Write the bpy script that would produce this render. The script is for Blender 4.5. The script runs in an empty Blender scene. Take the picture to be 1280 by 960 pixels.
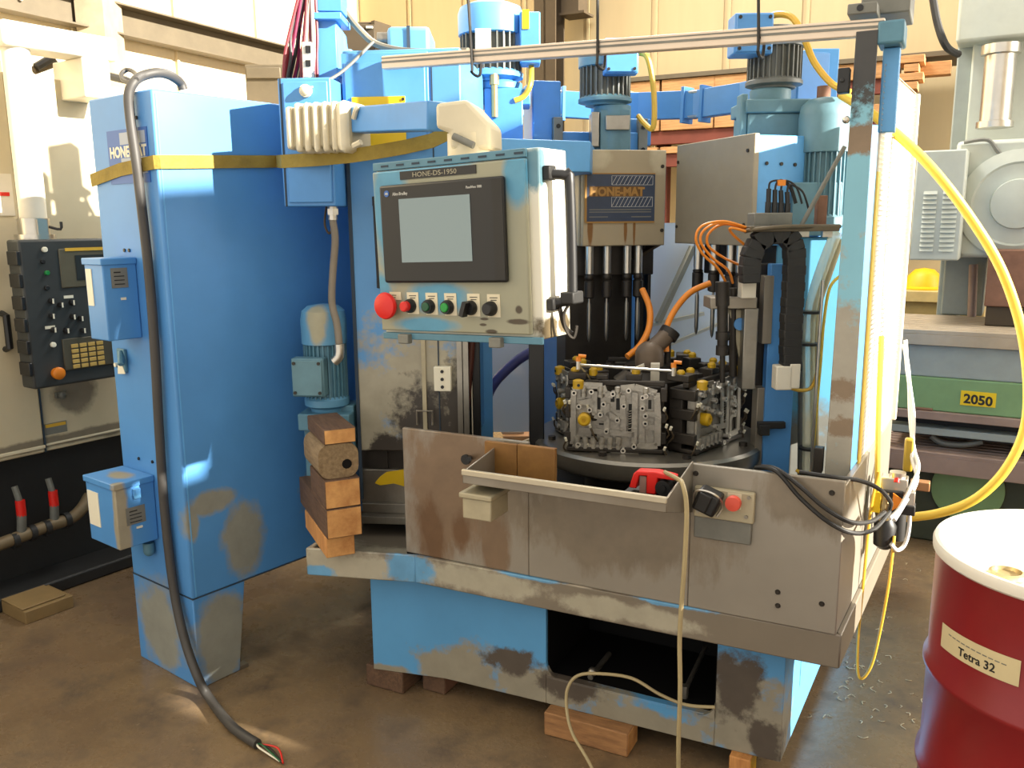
import bpy, bmesh, math, random
from mathutils import Vector, Matrix, Euler
random.seed(7)
PI=math.pi
S=bpy.context.scene
COL=S.collection
def lin(c): return tuple((v/12.92 if v<=.04045 else ((v+.055)/1.055)**2.4) for v in c)

# ---------------------------------------------------------------- camera, sky, sun, exposure
cd=bpy.data.cameras.new('camera'); cam=bpy.data.objects.new('camera',cd); COL.objects.link(cam); S.camera=cam
cd.sensor_fit='HORIZONTAL'; cd.sensor_width=36; cd.lens=36*1080/1280; cd.clip_start=.05
cam.location=(0,0,1.6)
cam.rotation_euler=(Matrix.Rotation(math.radians(90-10.6),3,'X') @ Matrix.Rotation(math.radians(-.5),3,'Z')).to_euler()
wd=bpy.data.worlds.new('sky'); S.world=wd; wd.use_nodes=True
bg=wd.node_tree.nodes['Background']; bg.inputs[0].default_value=(1,.93,.82,1); bg.inputs[1].default_value=.85
sd=bpy.data.lights.new('sun','SUN'); sun=bpy.data.objects.new('sun',sd); COL.objects.link(sun)
sd.energy=11; sd.color=(1,.93,.80); sd.angle=math.radians(.7)
SUNDIR=Vector((.85,-.44,.36)).normalized()
sun.rotation_euler=SUNDIR.to_track_quat('Z','Y').to_euler(); sun.location=(6,0,4)
def area(name,loc,target,sx,sy,power,col=(1,.95,.87)):
    d=bpy.data.lights.new(name,'AREA'); d.shape='RECTANGLE'; d.size=sx; d.size_y=sy; d.energy=power; d.color=col
    o=bpy.data.objects.new(name,d); COL.objects.link(o); o.location=loc
    o.rotation_euler=(Vector(target)-Vector(loc)).to_track_quat('-Z','Y').to_euler(); return o
area('back_fill_lamp',(.6,5.2,4.6),(.6,4.6,0),1.2,1.2,110)  # added fill lamp to brighten the back of the shop
area('right_fill_light',(4.6,3.2,2.6),(0,3.2,1.2),3.2,2.4,150)  # added fill from the right, no door is built there
S.cycles.caustics_reflective=False
S.view_settings.view_transform='Standard'; S.view_settings.look='None'; S.view_settings.gamma=1
S.view_settings.use_curve_mapping=False; S.view_settings.exposure=0.75

# ---------------------------------------------------------------- frames and mesh helpers
class Fr:
    def __init__(s,yaw,o,pitch=0,roll=0):
        s.m=Matrix.Translation(Vector(o)) @ Matrix.Rotation(math.radians(yaw),4,'Z') @ Matrix.Rotation(math.radians(pitch),4,'X') @ Matrix.Rotation(math.radians(roll),4,'Y')
W=Fr(0,(0,0,0))
M=Fr(-27,(0.755,2.221,0))          # honing machine: x along its front, y away from it
K=Fr(-38,(-1.103,2.781,0))         # electrical cabinet
D=Fr(-6,(-0.552,3.0,0))            # machine column
H=Fr(-35,(-2.218,3.494,0))         # white machine on the left
Q=Fr(25,(-0.596,2.617,0))      # timber stack
U=Fr(12,(0.270,3.3,0))             # centre honing head
V=Fr(-70,(0.627,3.35,0))           # right honing head
T=Fr(-10,(0.479,3.0,0))            # index table
P=Fr(-33,(-0.351,2.4,1.297),0.1,-1.9)  # operator panel
G=Fr(-30,(2.30,3.85,0))            # green milling machine
BASE={}
def V3(p): return Vector(p)
class B:
    def __init__(s): s.v=[]; s.f=[]; s.mi=[]
    def add(s,vs,fs,mi=0):
        n=len(s.v); s.v+=[Vector(v) for v in vs]; s.f+=[tuple(i+n for i in f) for f in fs]; s.mi+=[mi]*len(fs); return s
    def box(s,x0,x1,y0,y1,z0,z1,mi=0):
        x0,x1=min(x0,x1),max(x0,x1);y0,y1=min(y0,y1),max(y0,y1);z0,z1=min(z0,z1),max(z0,z1)
        return s.add([(x0,y0,z0),(x1,y0,z0),(x1,y1,z0),(x0,y1,z0),(x0,y0,z1),(x1,y0,z1),(x1,y1,z1),(x0,y1,z1)],
            [(3,2,1,0),(4,5,6,7),(0,1,5,4),(1,2,6,5),(2,3,7,6),(3,0,4,7)],mi)
    def obox(s,c,size,rot=(0,0,0),mi=0):
        m=Matrix.Translation(Vector(c)) @ Euler([math.radians(a) for a in rot]).to_matrix().to_4x4()
        a,b,d=[v/2 for v in size]; n=len(s.v); s.box(-a,a,-b,b,-d,d,mi)
        for i in range(n,len(s.v)): s.v[i]=m@s.v[i]
        return s
    def bar(s,p0,p1,w,h,up=(0,0,1)):
        p0,p1=Vector(p0),Vector(p1); d=(p1-p0).normalized(); u=Vector(up); a=d.cross(u).normalized(); u=a.cross(d)
        vs=[p+a*(i*w/2)+u*(j*h/2) for p in (p0,p1) for i,j in ((-1,-1),(1,-1),(1,1),(-1,1))]
        return s.add(vs,[(3,2,1,0),(4,5,6,7),(0,1,5,4),(1,2,6,5),(2,3,7,6),(3,0,4,7)])
    def slab(s,p,q,dep,mi=0): return s.box(p[0],q[0],p[1],p[1]+dep,p[2],q[2],mi)
    def prism(s,poly,z0,z1,mi=0):
        n=len(poly); vs=[(p[0],p[1],z0) for p in poly]+[(p[0],p[1],z1) for p in poly]
        a=sum(poly[i][0]*poly[(i+1)%n][1]-poly[(i+1)%n][0]*poly[i][1] for i in range(n))
        fs=[tuple(range(n))[::-1],tuple(range(n,2*n))]+[(i,(i+1)%n,n+(i+1)%n,n+i) for i in range(n)]
        if a<0: fs=[f[::-1] for f in fs]
        return s.add(vs,fs,mi)
    def ext(s,poly,vec,mi=0):       # 3-D polygon extruded along vec
        n=len(poly); p=[Vector(a) for a in poly]; q=[a+Vector(vec) for a in p]
        nr=sum(((p[i]-p[0]).cross(p[i+1]-p[0]) for i in range(1,n-1)),Vector())
        fs=[tuple(range(n))[::-1],tuple(range(n,2*n))]+[(i,(i+1)%n,n+(i+1)%n,n+i) for i in range(n)]
        if nr.dot(Vector(vec))<0: fs=[f[::-1] for f in fs]
        return s.add(p+q,fs,mi)
    def cyl(s,p0,p1,r,n=16,r2=None,mi=0):
        p0,p1=Vector(p0),Vector(p1); r2=r if r2 is None else r2
        d=(p1-p0).normalized(); a=d.orthogonal().normalized(); b=d.cross(a)
        vs=[]
        for p,rr in ((p0,r),(p1,r2)):
            for i in range(n):
                t=2*PI*i/n; vs.append(p+(a*math.cos(t)+b*math.sin(t))*rr)
        fs=[tuple(range(n))[::-1],tuple(range(n,2*n))]+[(i,(i+1)%n,n+(i+1)%n,n+i) for i in range(n)]
        return s.add(vs,fs,mi)
    def lathe(s,c,prof,axis=(0,0,1),n=24,mi=0):  # prof: (r, h) list along axis
        c=Vector(c); d=Vector(axis).normalized(); a=d.orthogonal().normalized(); b=d.cross(a); vs=[]
        for r,h in prof:
            for i in range(n):
                t=2*PI*i/n; vs.append(c+d*h+(a*math.cos(t)+b*math.sin(t))*max(r,1e-5))
        fs=[]
        for k in range(len(prof)-1):
            for i in range(n): fs.append((k*n+i,k*n+(i+1)%n,(k+1)*n+(i+1)%n,(k+1)*n+i))
        fs+=[tuple(range(n))[::-1],tuple(range((len(prof)-1)*n,len(prof)*n))]
        return s.add(vs,fs,mi)
    def tube(s,pts,r,n=8,sub=6,mi=0,rr=None):
        pts=[Vector(p) for p in pts]; out=[]
        if sub>1 and len(pts)>2:
            for i in range(len(pts)-1):
                p0=pts[max(i-1,0)];p1=pts[i];p2=pts[i+1];p3=pts[min(i+2,len(pts)-1)]
                for k in range(sub):
                    t=k/sub
                    out.append(.5*((2*p1)+(p2-p0)*t+(2*p0-5*p1+4*p2-p3)*t*t+(3*p1-p0-3*p2+p3)*t**3))
            out.append(pts[-1])
        else: out=pts
        vs=[];a=None;N=len(out)
        for i,p in enumerate(out):
            d=(out[min(i+1,N-1)]-out[max(i-1,0)])
            d=d.normalized() if d.length>1e-9 else Vector((0,0,1))
            a=d.orthogonal().normalized() if a is None else (a-d*a.dot(d)).normalized()
            b=d.cross(a); q=r if rr is None else rr(i/(N-1))
            vs+=[p+(a*math.cos(2*PI*j/n)+b*math.sin(2*PI*j/n))*q for j in range(n)]
        fs=[tuple(range(n))[::-1],tuple(range((N-1)*n,N*n))]
        for i in range(N-1): fs+=[(i*n+j,i*n+(j+1)%n,(i+1)*n+(j+1)%n,(i+1)*n+j) for j in range(n)]
        return s.add(vs,fs,mi)
    def ribbon(s,pts,h,t,up=(0,0,1)):   # flat strap along pts, h wide, t thick
        pts=[Vector(p) for p in pts];N=len(pts);vs=[]
        for i,p in enumerate(pts):
            d=(pts[min(i+1,N-1)]-pts[max(i-1,0)]).normalized(); u=Vector(up); u=(u-d*u.dot(d)).normalized(); nn=d.cross(u)
            vs+=[p+u*h/2+nn*t/2,p-u*h/2+nn*t/2,p-u*h/2-nn*t/2,p+u*h/2-nn*t/2]
        fs=[(0,1,2,3),((N-1)*4+3,(N-1)*4+2,(N-1)*4+1,(N-1)*4)]
        for i in range(N-1): fs+=[(i*4+j,i*4+4+j,i*4+4+(j+1)%4,i*4+(j+1)%4) for j in range(4)]
        return s.add(vs,fs)
    def sph(s,c,r,n=12,sc=(1,1,1)):
        k=n//2; prof=[(math.sin(PI*i/k)*r*sc[0],-math.cos(PI*i/k)*r*sc[2]) for i in range(k+1)]
        return s.lathe(c,prof,n=n)
    def mesh(s,name,off=(0,0,0)):
        me=bpy.data.meshes.new(name); off=Vector(off)
        me.from_pydata([tuple(v-off) for v in s.v],[],s.f)
        if any(s.mi): me.polygons.foreach_set('material_index',s.mi)
        bm=bmesh.new(); bm.from_mesh(me); bmesh.ops.recalc_face_normals(bm,faces=bm.faces); bm.to_mesh(me); bm.free()
        me.shade_smooth(); me.set_sharp_from_angle(angle=math.radians(38)); me.update(); return me
    def to(s,name,mt,parent,bev=0,label=None,kind=None):
        off=BASE[parent]; o=bpy.data.objects.new(name,s.mesh(name,off)); COL.objects.link(o); o.parent=parent; BASE[o]=off
        setm(o,mt); bevel(o,bev)
        if label: o['label']=label
        if kind: o['kind']=kind
        return o
    def one(s,name,mt,F,base,label=None,cat=None,group=None,bev=0,kind=None):
        o=bpy.data.objects.new(name,s.mesh(name,base)); COL.objects.link(o); o.matrix_world=F.m @ Matrix.Translation(Vector(base)); BASE[o]=Vector(base)
        setm(o,mt); bevel(o,bev); meta(o,label,cat,group,kind); return o
def setm(o,mt):
    for m in (mt if isinstance(mt,(list,tuple)) else [mt]): o.data.materials.append(m)
def bevel(o,b):
    if b:
        m=o.modifiers.new('bevel','BEVEL'); m.width=b; m.segments=2; m.limit_method='ANGLE'; m.angle_limit=math.radians(40); m.harden_normals=False
def meta(o,label=None,cat=None,group=None,kind=None):
    if label: o['label']=label
    if cat: o['category']=cat
    if group: o['group']=group
    if kind: o['kind']=kind
def thing(name,label,cat,F,base,group=None):
    o=bpy.data.objects.new(name,None); o.empty_display_size=.05; COL.objects.link(o)
    o.matrix_world=F.m @ Matrix.Translation(Vector(base)); BASE[o]=Vector(base); meta(o,label,cat,group); return o
def mcopy(o,mtx,parent):           # copy of one part, moved inside its thing
    c=o.copy(); COL.objects.link(c); c.parent=parent; c.matrix_local=mtx; BASE[c]=BASE[o]; return c
def copy_thing(o,mw,label,group=None):
    r=o.copy(); COL.objects.link(r); r.matrix_world=mw; BASE[r]=BASE[o]; r['label']=label
    if group: r['group']=group
    def rec(src,dst):
        for ch in list(src.children):
            c=ch.copy(); COL.objects.link(c); c.parent=dst; c.matrix_local=ch.matrix_local; rec(ch,c)
    rec(o,r); return r
def text(name,s,h,org,xd,yd,parent,mt,align='LEFT',ex=.0006,label=None,wrap=None,bold=0,sx=1):
    c=bpy.data.curves.new(name,'FONT'); c.body=s; c.size=h*1.38; c.align_x=align; c.extrude=ex; c.offset=bold; c.resolution_u=3
    t=bpy.data.objects.new(name,c); COL.objects.link(t)
    dg=bpy.context.evaluated_depsgraph_get(); me=bpy.data.meshes.new_from_object(t.evaluated_get(dg))
    bpy.data.objects.remove(t); xd,yd=Vector(xd).normalized(),Vector(yd).normalized(); n=xd.cross(yd); off=BASE[parent]
    for v in me.vertices:
        p=v.co.copy(); p.x*=sx; v.co=(wrap(p) if wrap else Vector(org)+xd*p.x+yd*p.y+n*p.z)-off
    me.materials.clear(); o=bpy.data.objects.new(name,me); COL.objects.link(o); o.parent=parent; BASE[o]=off; me.materials.append(mt)
    if label: o['label']=label
    return o

# ---------------------------------------------------------------- materials
def mk(name):
    m=bpy.data.materials.new(name); m.use_nodes=True; nt=m.node_tree; return m,nt,nt.nodes['Principled BSDF']
def N(nt,t,**kw):
    n=nt.nodes.new(t)
    for k,v in kw.items(): setattr(n,k,v)
    return n
def noise(nt,co,scale,detail=4,rough=.6,stretch=None):
    n=N(nt,'ShaderNodeTexNoise'); n.inputs['Scale'].default_value=scale; n.inputs['Detail'].default_value=detail; n.inputs['Roughness'].default_value=rough
    if stretch:
        mp=N(nt,'ShaderNodeMapping'); mp.inputs['Scale'].default_value=stretch; nt.links.new(co,mp.inputs[0]); co=mp.outputs[0]
    nt.links.new(co,n.inputs['Vector']); return n.outputs['Fac']
def math_(nt,op,a,b=0,c=None,clamp=False):
    n=N(nt,'ShaderNodeMath',operation=op,use_clamp=clamp)
    for i,v in enumerate((a,b) if c is None else (a,b,c)):
        if isinstance(v,(int,float)): n.inputs[i].default_value=v
        else: nt.links.new(v,n.inputs[i])
    return n.outputs[0]
def ramp(nt,f,a,b):
    n=N(nt,'ShaderNodeMapRange'); n.inputs[1].default_value=a; n.inputs[2].default_value=b; nt.links.new(f,n.inputs[0]); return n.outputs[0]
def mix(nt,f,a,b):
    n=N(nt,'ShaderNodeMix',data_type='RGBA')
    if isinstance(f,(int,float)): n.inputs[0].default_value=f
    else: nt.links.new(f,n.inputs[0])
    for i,v in ((6,a),(7,b)):
        if isinstance(v,tuple): n.inputs[i].default_value=(*v[:3],1)
        else: nt.links.new(v,n.inputs[i])
    return n.outputs[2]
def paint(name,c,rough=.5,metal=0,var=.12,scale=6,bump=0,stretch=None,c2=None,spec=.5):
    m,nt,p=mk(name); c=lin(c); co=N(nt,'ShaderNodeTexCoord').outputs['Object']
    f=noise(nt,co,scale,5,.65,stretch)
    d=lin(c2) if c2 else tuple(v*(1-var*2) for v in c)
    nt.links.new(mix(nt,ramp(nt,f,.35,.7),c,d),p.inputs['Base Color'])
    p.inputs['Roughness'].default_value=rough; p.inputs['Metallic'].default_value=metal; p.inputs['Specular IOR Level'].default_value=spec
    if bump:
        b=N(nt,'ShaderNodeBump'); b.inputs['Strength'].default_value=bump; b.inputs['Distance'].default_value=.01
        nt.links.new(noise(nt,co,scale*6,4),b.inputs['Height']); nt.links.new(b.outputs[0],p.inputs['Normal'])
    return m
def flat(name,c,rough=.5,metal=0,spec=.5):
    m,nt,p=mk(name); p.inputs['Base Color'].default_value=(*lin(c),1); p.inputs['Roughness'].default_value=rough; p.inputs['Metallic'].default_value=metal; p.inputs['Specular IOR Level'].default_value=spec; return m
def worn(name,c,layers,base=(0,0,0),rough=.45,metal=0,var=.08,nscale=5,namp=.9,stretch=None):
    # layers: (colour, [((x,y,z),(rx,ry,rz)), ...]) patches where the coat is rubbed through or soiled, edges broken by noise
    m,nt,p=mk(name); co=N(nt,'ShaderNodeTexCoord').outputs['Object']
    f=noise(nt,co,3,5); cl=lin(c); col=mix(nt,ramp(nt,f,.3,.75),cl,tuple(v*(1-2*var) for v in cl))
    for k,(lc,spots) in enumerate(layers):
        nz=noise(nt,co,nscale*(1+.37*k),8,.68,stretch); acc=None
        for ctr,rad in spots:
            mp=N(nt,'ShaderNodeMapping',vector_type='POINT')
            mp.inputs['Scale'].default_value=tuple(1/r for r in rad)
            mp.inputs['Location'].default_value=tuple(-(a-b)/r for a,b,r in zip(ctr,base,rad))
            nt.links.new(co,mp.inputs[0]); ln=N(nt,'ShaderNodeVectorMath',operation='LENGTH'); nt.links.new(mp.outputs[0],ln.inputs[0])
            v=math_(nt,'SUBTRACT',1.0,ln.outputs['Value']); acc=v if acc is None else math_(nt,'MAXIMUM',acc,v)
        g=math_(nt,'MULTIPLY_ADD',math_(nt,'SUBTRACT',nz,.5),namp*2.6,acc)
        lc=lin(lc); lv=mix(nt,noise(nt,co,14,6),tuple(v*.72 for v in lc),tuple(min(1,v*1.22) for v in lc))
        col=mix(nt,ramp(nt,g,-.02,.34),col,lv)
    nt.links.new(col,p.inputs['Base Color']); p.inputs['Roughness'].default_value=rough; p.inputs['Metallic'].default_value=metal; return m
def emit(name,c,s=1):
    m,nt,p=mk(name); p.inputs['Base Color'].default_value=(*lin(c),1); p.inputs['Emission Color'].default_value=(*lin(c),1); p.inputs['Emission Strength'].default_value=s; return m
def woodm(name,c,c2,stretch=(14,14,1.2),rough=.75):
    return paint(name,c,rough,0,scale=5,stretch=stretch,c2=c2,bump=.25)

BLUE=(.32,.57,.82); BEIGE=(.60,.575,.50); GRIME=(.23,.21,.19)
mBlue=paint('blue_paint',BLUE,.42,var=.07)
mBlueL=paint('light_blue_paint',(.38,.65,.87),.42,var=.07)
mBlueD=paint('dusty_blue_paint',(.34,.52,.60),.5,var=.12,scale=9)
mTeal=paint('grey_teal_paint',(.38,.53,.58),.5,var=.12,scale=8)
mSteel=paint('stainless_sheet',(.60,.575,.53),.38,.55,var=.10,scale=2.2,stretch=(1,1,.5),c2=(.50,.46,.40))
mRim=paint('bright_rim_steel',(.76,.72,.63),.35,.4,var=.08,scale=6)
mSteelB=paint('bright_steel',(.80,.78,.74),.28,.9,var=.08,scale=9)
mSteelM=paint('machined_steel',(.62,.60,.56),.35,.85,var=.14,scale=9)
mSteelD=paint('dark_oily_steel',(.24,.22,.20),.45,.5,var=.25,scale=7)
mIron=paint('grey_cast_iron',(.50,.50,.47),.6,.2,var=.15)
mAlu=paint('cast_aluminium',(.72,.70,.66),.42,.65,var=.16,scale=18,bump=.15)
mBright=paint('machined_aluminium',(.86,.84,.80),.3,.5,var=.05)
mAluBar=paint('aluminium_extrusion',(.87,.80,.72),.4,.35,var=.04)
mBlack=flat('black_plastic',(.09,.09,.095),.45)
mBlackR=paint('black_rubber',(.13,.125,.12),.6,var=.2)
mBlackD=flat('recess_shade_black',(.025,.025,.03),.7,0,.2)  # near-black stands in for the shade inside openings and holes
mCable=paint('grey_cable',(.26,.25,.24),.55,var=.1)
mTan=paint('tan_cable',(.66,.60,.45),.5,var=.1)
mCream=paint('cream_paint',(.86,.82,.71),.5,var=.06)
mCreamD=paint('soiled_cream_paint',(.70,.66,.55),.55,var=.12,scale=7)
mWhite=paint('white_enamel',(.86,.83,.76),.45,var=.04)
mWhiteP=flat('white_label',(.88,.86,.78),.6)
mYel=paint('yellow_plate',(.87,.72,.06),.5,var=.05)
mYelT=paint('yellow_tag',(.90,.76,.05),.55,var=.05)
mYelP=paint('yellow_plastic',(.80,.64,.10),.45,var=.12)
mYelH=paint('yellow_hose',(.93,.80,.30),.4,var=.04)
mYelC=paint('yellow_cable',(.84,.67,.22),.45,var=.06)
mOrg=paint('orange_hose',(.92,.55,.16),.4,var=.06)
mRed=paint('red_plastic',(.83,.12,.09),.4,var=.06)
mRedO=paint('faded_red_plastic',(.86,.33,.25),.45,var=.08)
mGreenB=flat('green_button',(.05,.33,.17),.35)
mGreen=paint('green_machine_paint',(.48,.61,.42),.55,var=.08)
mPaleG=paint('pale_green_paint',(.72,.80,.62),.55,var=.06)
mSage=paint('glare_pale_sage',(.74,.76,.72),.5,var=.06)  # paled to stand in for glare over the right-hand machine
mSageD=paint('grey_sage_paint',(.60,.63,.61),.5,var=.08)
mRust=paint('rusty_steel',(.53,.38,.30),.75,.1,var=.2,scale=7)
mRustT=paint('rusty_table',(.60,.51,.46),.6,.2,var=.14,scale=4)
mTblTop=paint('worn_table_iron',(.70,.64,.55),.45,.4,var=.12,scale=4)
mChar=paint('charcoal_panel',(.20,.21,.21),.55,var=.1)
mCharD=paint('dark_base_paint',(.115,.12,.125),.6,var=.2)
mKey=flat('ochre_key',(.72,.60,.32),.5)
mStrap=paint('yellow_webbing',(.62,.53,.22),.8,var=.16,scale=14,bump=.3)
mDrum=paint('red_drum_paint',(.52,.10,.115),.32,var=.06,scale=2.5,c2=(.46,.09,.11))
mDrumT=paint('white_drum_lid',(.87,.85,.80),.4,var=.03)
mWood=woodm('fir_timber',(.80,.58,.34),(.66,.44,.24))
mWoodE=paint('sunlit_end_grain',(.82,.62,.38),.75,scale=6,stretch=(3,3,3),c2=(.66,.45,.25),bump=.2)  # bright tone carries the sun falling on the stack's end faces
mWoodD=woodm('dark_shaded_timber',(.40,.30,.22),(.28,.20,.15),stretch=(20,2,20))  # dark tone stands in for timber sides turned from the sun
mWoodG=woodm('weathered_timber',(.56,.48,.36),(.42,.34,.24),stretch=(16,2,16))
mWoodB=paint('stained_board',(.58,.42,.20),.6,scale=5,c2=(.42,.27,.12),bump=.1)
mPlank=woodm('lumber_plank',(.76,.58,.38),(.62,.44,.27),stretch=(1,12,12))
mRackR=paint('red_rack_paint',(.46,.21,.15),.6,var=.12)
mSeam=flat('joint_line',(.16,.22,.28),.7)
mInk=flat('black_ink',(.10,.10,.10),.6)
mGreyInk=flat('grey_ink',(.42,.42,.40),.6)
mSilverInk=flat('silver_ink',(.80,.80,.78),.5)
mGoldInk=flat('worn_gold_ink',(.62,.47,.24),.5,.2)
mNavy=paint('navy_sign_enamel',(.20,.25,.34),.4,var=.1,scale=20)
mSticker=flat('blue_sticker',(.20,.38,.66),.5)
mWall=paint('wall_sheet',(.86,.80,.68),.55,var=.05,scale=1.5,stretch=(3,3,.4))
mWallB=paint('wall_sheet_back',(.78,.70,.54),.55,var=.05,scale=1.5,stretch=(3,3,.4))
mGirt=paint('girt_steel',(.40,.36,.29),.6,.3,var=.1)
mGirtB=paint('brown_steel',(.30,.25,.18),.6,.2,var=.1)
mCorr=paint('yellow_mesh_wire',(.90,.76,.34),.5,var=.06)
mGuard=paint('white_guard_sheet',(.93,.91,.86),.5,var=.02)
def concrete():
    m,nt,p=mk('concrete_floor'); co=N(nt,'ShaderNodeTexCoord').outputs['Object']
    a=noise(nt,co,.9,6,.6); b=noise(nt,co,5,8,.7); c=noise(nt,co,60,3,.6)
    col=mix(nt,ramp(nt,a,.36,.66),lin((.52,.435,.32)),lin((.37,.305,.245)))
    col=mix(nt,ramp(nt,b,.50,.70),col,lin((.32,.27,.22)))
    col=mix(nt,ramp(nt,c,.66,.78),col,lin((.62,.55,.44)))
    nt.links.new(col,p.inputs['Base Color']); nt.links.new(ramp(nt,b,.2,1.2),p.inputs['Roughness'])
    bu=N(nt,'ShaderNodeBump'); bu.inputs['Strength'].default_value=.12; bu.inputs['Distance'].default_value=.01
    nt.links.new(c,bu.inputs['Height']); nt.links.new(bu.outputs[0],p.inputs['Normal']); return m
def clear(name,c,alpha,rough=.25):
    m,nt,p=mk(name); p.inputs['Base Color'].default_value=(*lin(c),1); p.inputs['Roughness'].default_value=rough; p.inputs['Alpha'].default_value=alpha; return m
mClear=clear('pale_backlit_plastic',(.93,.95,.96),.78)  # pale, near-opaque tone stands in for light coming through from behind
mClearT=clear('clear_hose',(.80,.80,.70),.55)

# ---------------------------------------------------------------- setting
B().box(-7,4.2,-3.5,6.2,-.1,0).one('floor',concrete(),M,(0,0,0),kind='structure')
def wall(name,mt,F,length,axis,at,a0,a1,z1,step,sgn):
    # sheet wall: a backing plus one object per vertical sheet with a raised seam
    b=B()
    if axis=='x': b.box(a0,a1,at,at+.1,0,z1)
    else: b.box(at-.1,at,a0,a1,0,z1)
    w=b.one(name,mt,F,(0,0,0),kind='structure')
    t=a0;first=None
    while t<a1-.05:
        e=min(t+step,a1); b=B()
        if axis=='x': b.box(t+.006,e-.03,at-.012,at-.001,0,z1).box(t+.006,t+.03,at-.03,at-.012,0,z1)
        else: b.box(at+.001,at+.012,t+.006,e-.03,0,z1).box(at+.012,at+.03,t+.006,t+.03,0,z1)
        b.to('wall_panel',mt,w); t+=step
    return w
wall('wall_back',mWallB,M,0,'x',5.2,-5.2,4.2,5.6,.62,1)
wall('wall_left',mWall,M,0,'y',-5.2,-3.5,5.2,5.6,.9,1)
# unseen right wall added as a sun mask, openings cut to shape the light
wr=B()
for y0,y1,zs in ((-3.5,-1.9,()),(-1.9,-.5,((3.75,5.6),)),(-.5,-.41,((1.84,2.08),(3.75,5.6))),(-.41,-.295,((1.84,2.08),(2.8,3.4),(3.75,5.6))),(-.295,-.14,((1.84,2.08),(3.75,5.6))),(-.14,.22,((1.36,2.15),(3.75,5.6))),(.22,1.3,((1.36,3.4),(3.75,5.6))),(1.3,5.2,((3.75,5.6),))):
    z=0
    for a,b in zs: wr.box(3.5,3.6,y0,y1,z,a); z=b
    if z<5.5: wr.box(3.5,3.6,y0,y1,z,5.6)
wr=wr.one('sun_mask_wall',mWall,M,(0,0,0),kind='structure')
# bolted girt along the left wall
g=B().bar((-5.13,-3.4,3.03),(-5.13,5.1,3.03),.02,.20).bar((-5.07,-3.4,3.13),(-5.07,5.1,3.13),.12,.012).bar((-5.07,-3.4,2.93),(-5.07,5.1,2.93),.12,.012).one('trim_1',mGirt,M,(-5.13,0,3.03),kind='structure')
bolts=B()
bo=B().cyl((-5.12,-2.5,3.03),(-5.10,-2.5,3.03),.016,8).to('bolt',mSteelB,g)
for i in range(1,26): mcopy(bo,Matrix.Translation((0,.16*i,0)),g)
# brown steel column and bracket against the back wall
sc=B().box(-3.05,-2.85,4.98,5.0,0,5.4).box(-2.96,-2.94,4.8,5.0,0,5.4).box(-3.05,-2.85,4.8,4.82,0,5.4).one('trim_3',mGirtB,M,(-2.95,4.9,0),kind='structure')
B().box(-2.84,-2.68,4.9,5.1,3.36,3.6).box(-2.85,-2.62,4.88,5.1,3.34,3.36).one('trim_4',mGirtB,M,(-2.75,5.1,3.34),kind='structure')

# ---------------------------------------------------------------- honing machine: base, skirt, apron, column
hm=thing('honing_machine','large blue and steel rotary honing machine body on timber blocks','machine',M,(-.6,.6,0))
bx0=-0.728; bx1=-0.189
zb0=0.171; zb1=0.162
mBase=worn('blue_base_paint',(.34,.60,.80),[((.55,.53,.47),[((-1.02,-.02,.12),(.20,.2,.11)),((-.72,0,.13),(.30,.2,.10)),((-.4,0,.10),(.35,.2,.05)),((-.10,0,.16),(.22,.15,.19)),((-1.34,-.06,.08),(.16,.1,.03))]),((.32,.29,.26),[((-.86,0,.20),(.13,.1,.05)),((-.66,0,.16),(.12,.1,.06)),((-.13,0,.28),(.08,.1,.12)),((-.04,0,.12),(.06,.1,.10))])],base=(-.6,.6,0),nscale=9)
pb=B()
pb.prism([(-1.356,-.078),(-1.10,-.025),(bx0,-.012),(bx0,1.45),(-1.42,1.5)],.08,.46)
pb.prism([(bx1,-.004),(0,0),(.06,1.45),(bx1,1.45)],.08,.46)
pb.prism([(bx0,-.012),(bx1,-.004),(bx1,1.45),(bx0,1.45)],.08,zb0)
pb.prism([(bx0,-.012),(bx1,-.004),(bx1,.02),(bx0,.02)],zb0,zb0+.004)
base=pb.to('base_tank',mBase,hm,bev=.008)
for k,(cx,sg) in enumerate(((bx0,1),(bx1,-1))):   # rounded lower corners of the opening
    pts=[(cx,-.011,zb0)]+[(cx+sg*.05*(1-math.sin(a)),-.011,zb0+.05*(1-math.cos(a))) for a in [PI/2*i/6 for i in range(7)]]
    B().ext(pts,(0,.015,0)).to('opening_corner',mBase,base)
B().box(bx0,bx1,.35,.37,zb0,.46).to('opening_shade_sheet',mBlackD,hm)  # black sheet added so the opening reads as dark inside
B().box(bx0,bx1,.02,.36,zb0,zb0+.003).box(bx0,bx0+.003,.0,.36,zb0,.46).box(bx1-.003,bx1,.0,.36,zb0,.46).to('opening_shade_lining',mBlackD,hm)
vx,vy,vz=(-0.594,0.060,0.171)
B().cyl((vx,.03,vz+.01),(vx,.20,vz+.01),.009,10).sph((vx,.05,vz+.02),.016).cyl((vx,.05,vz),(vx,.05,vz-.03),.012,8).to('drain_valve',mSteelM,hm)
vx,vy,vz=(-0.298,0.080,0.194)
B().cyl((vx,.06,vz),(vx,.30,vz+.03),.008,8).cyl((vx,.06,vz-.02),(vx,.06,vz+.02),.012,8).to('drain_fitting',mSteelM,hm)
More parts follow.
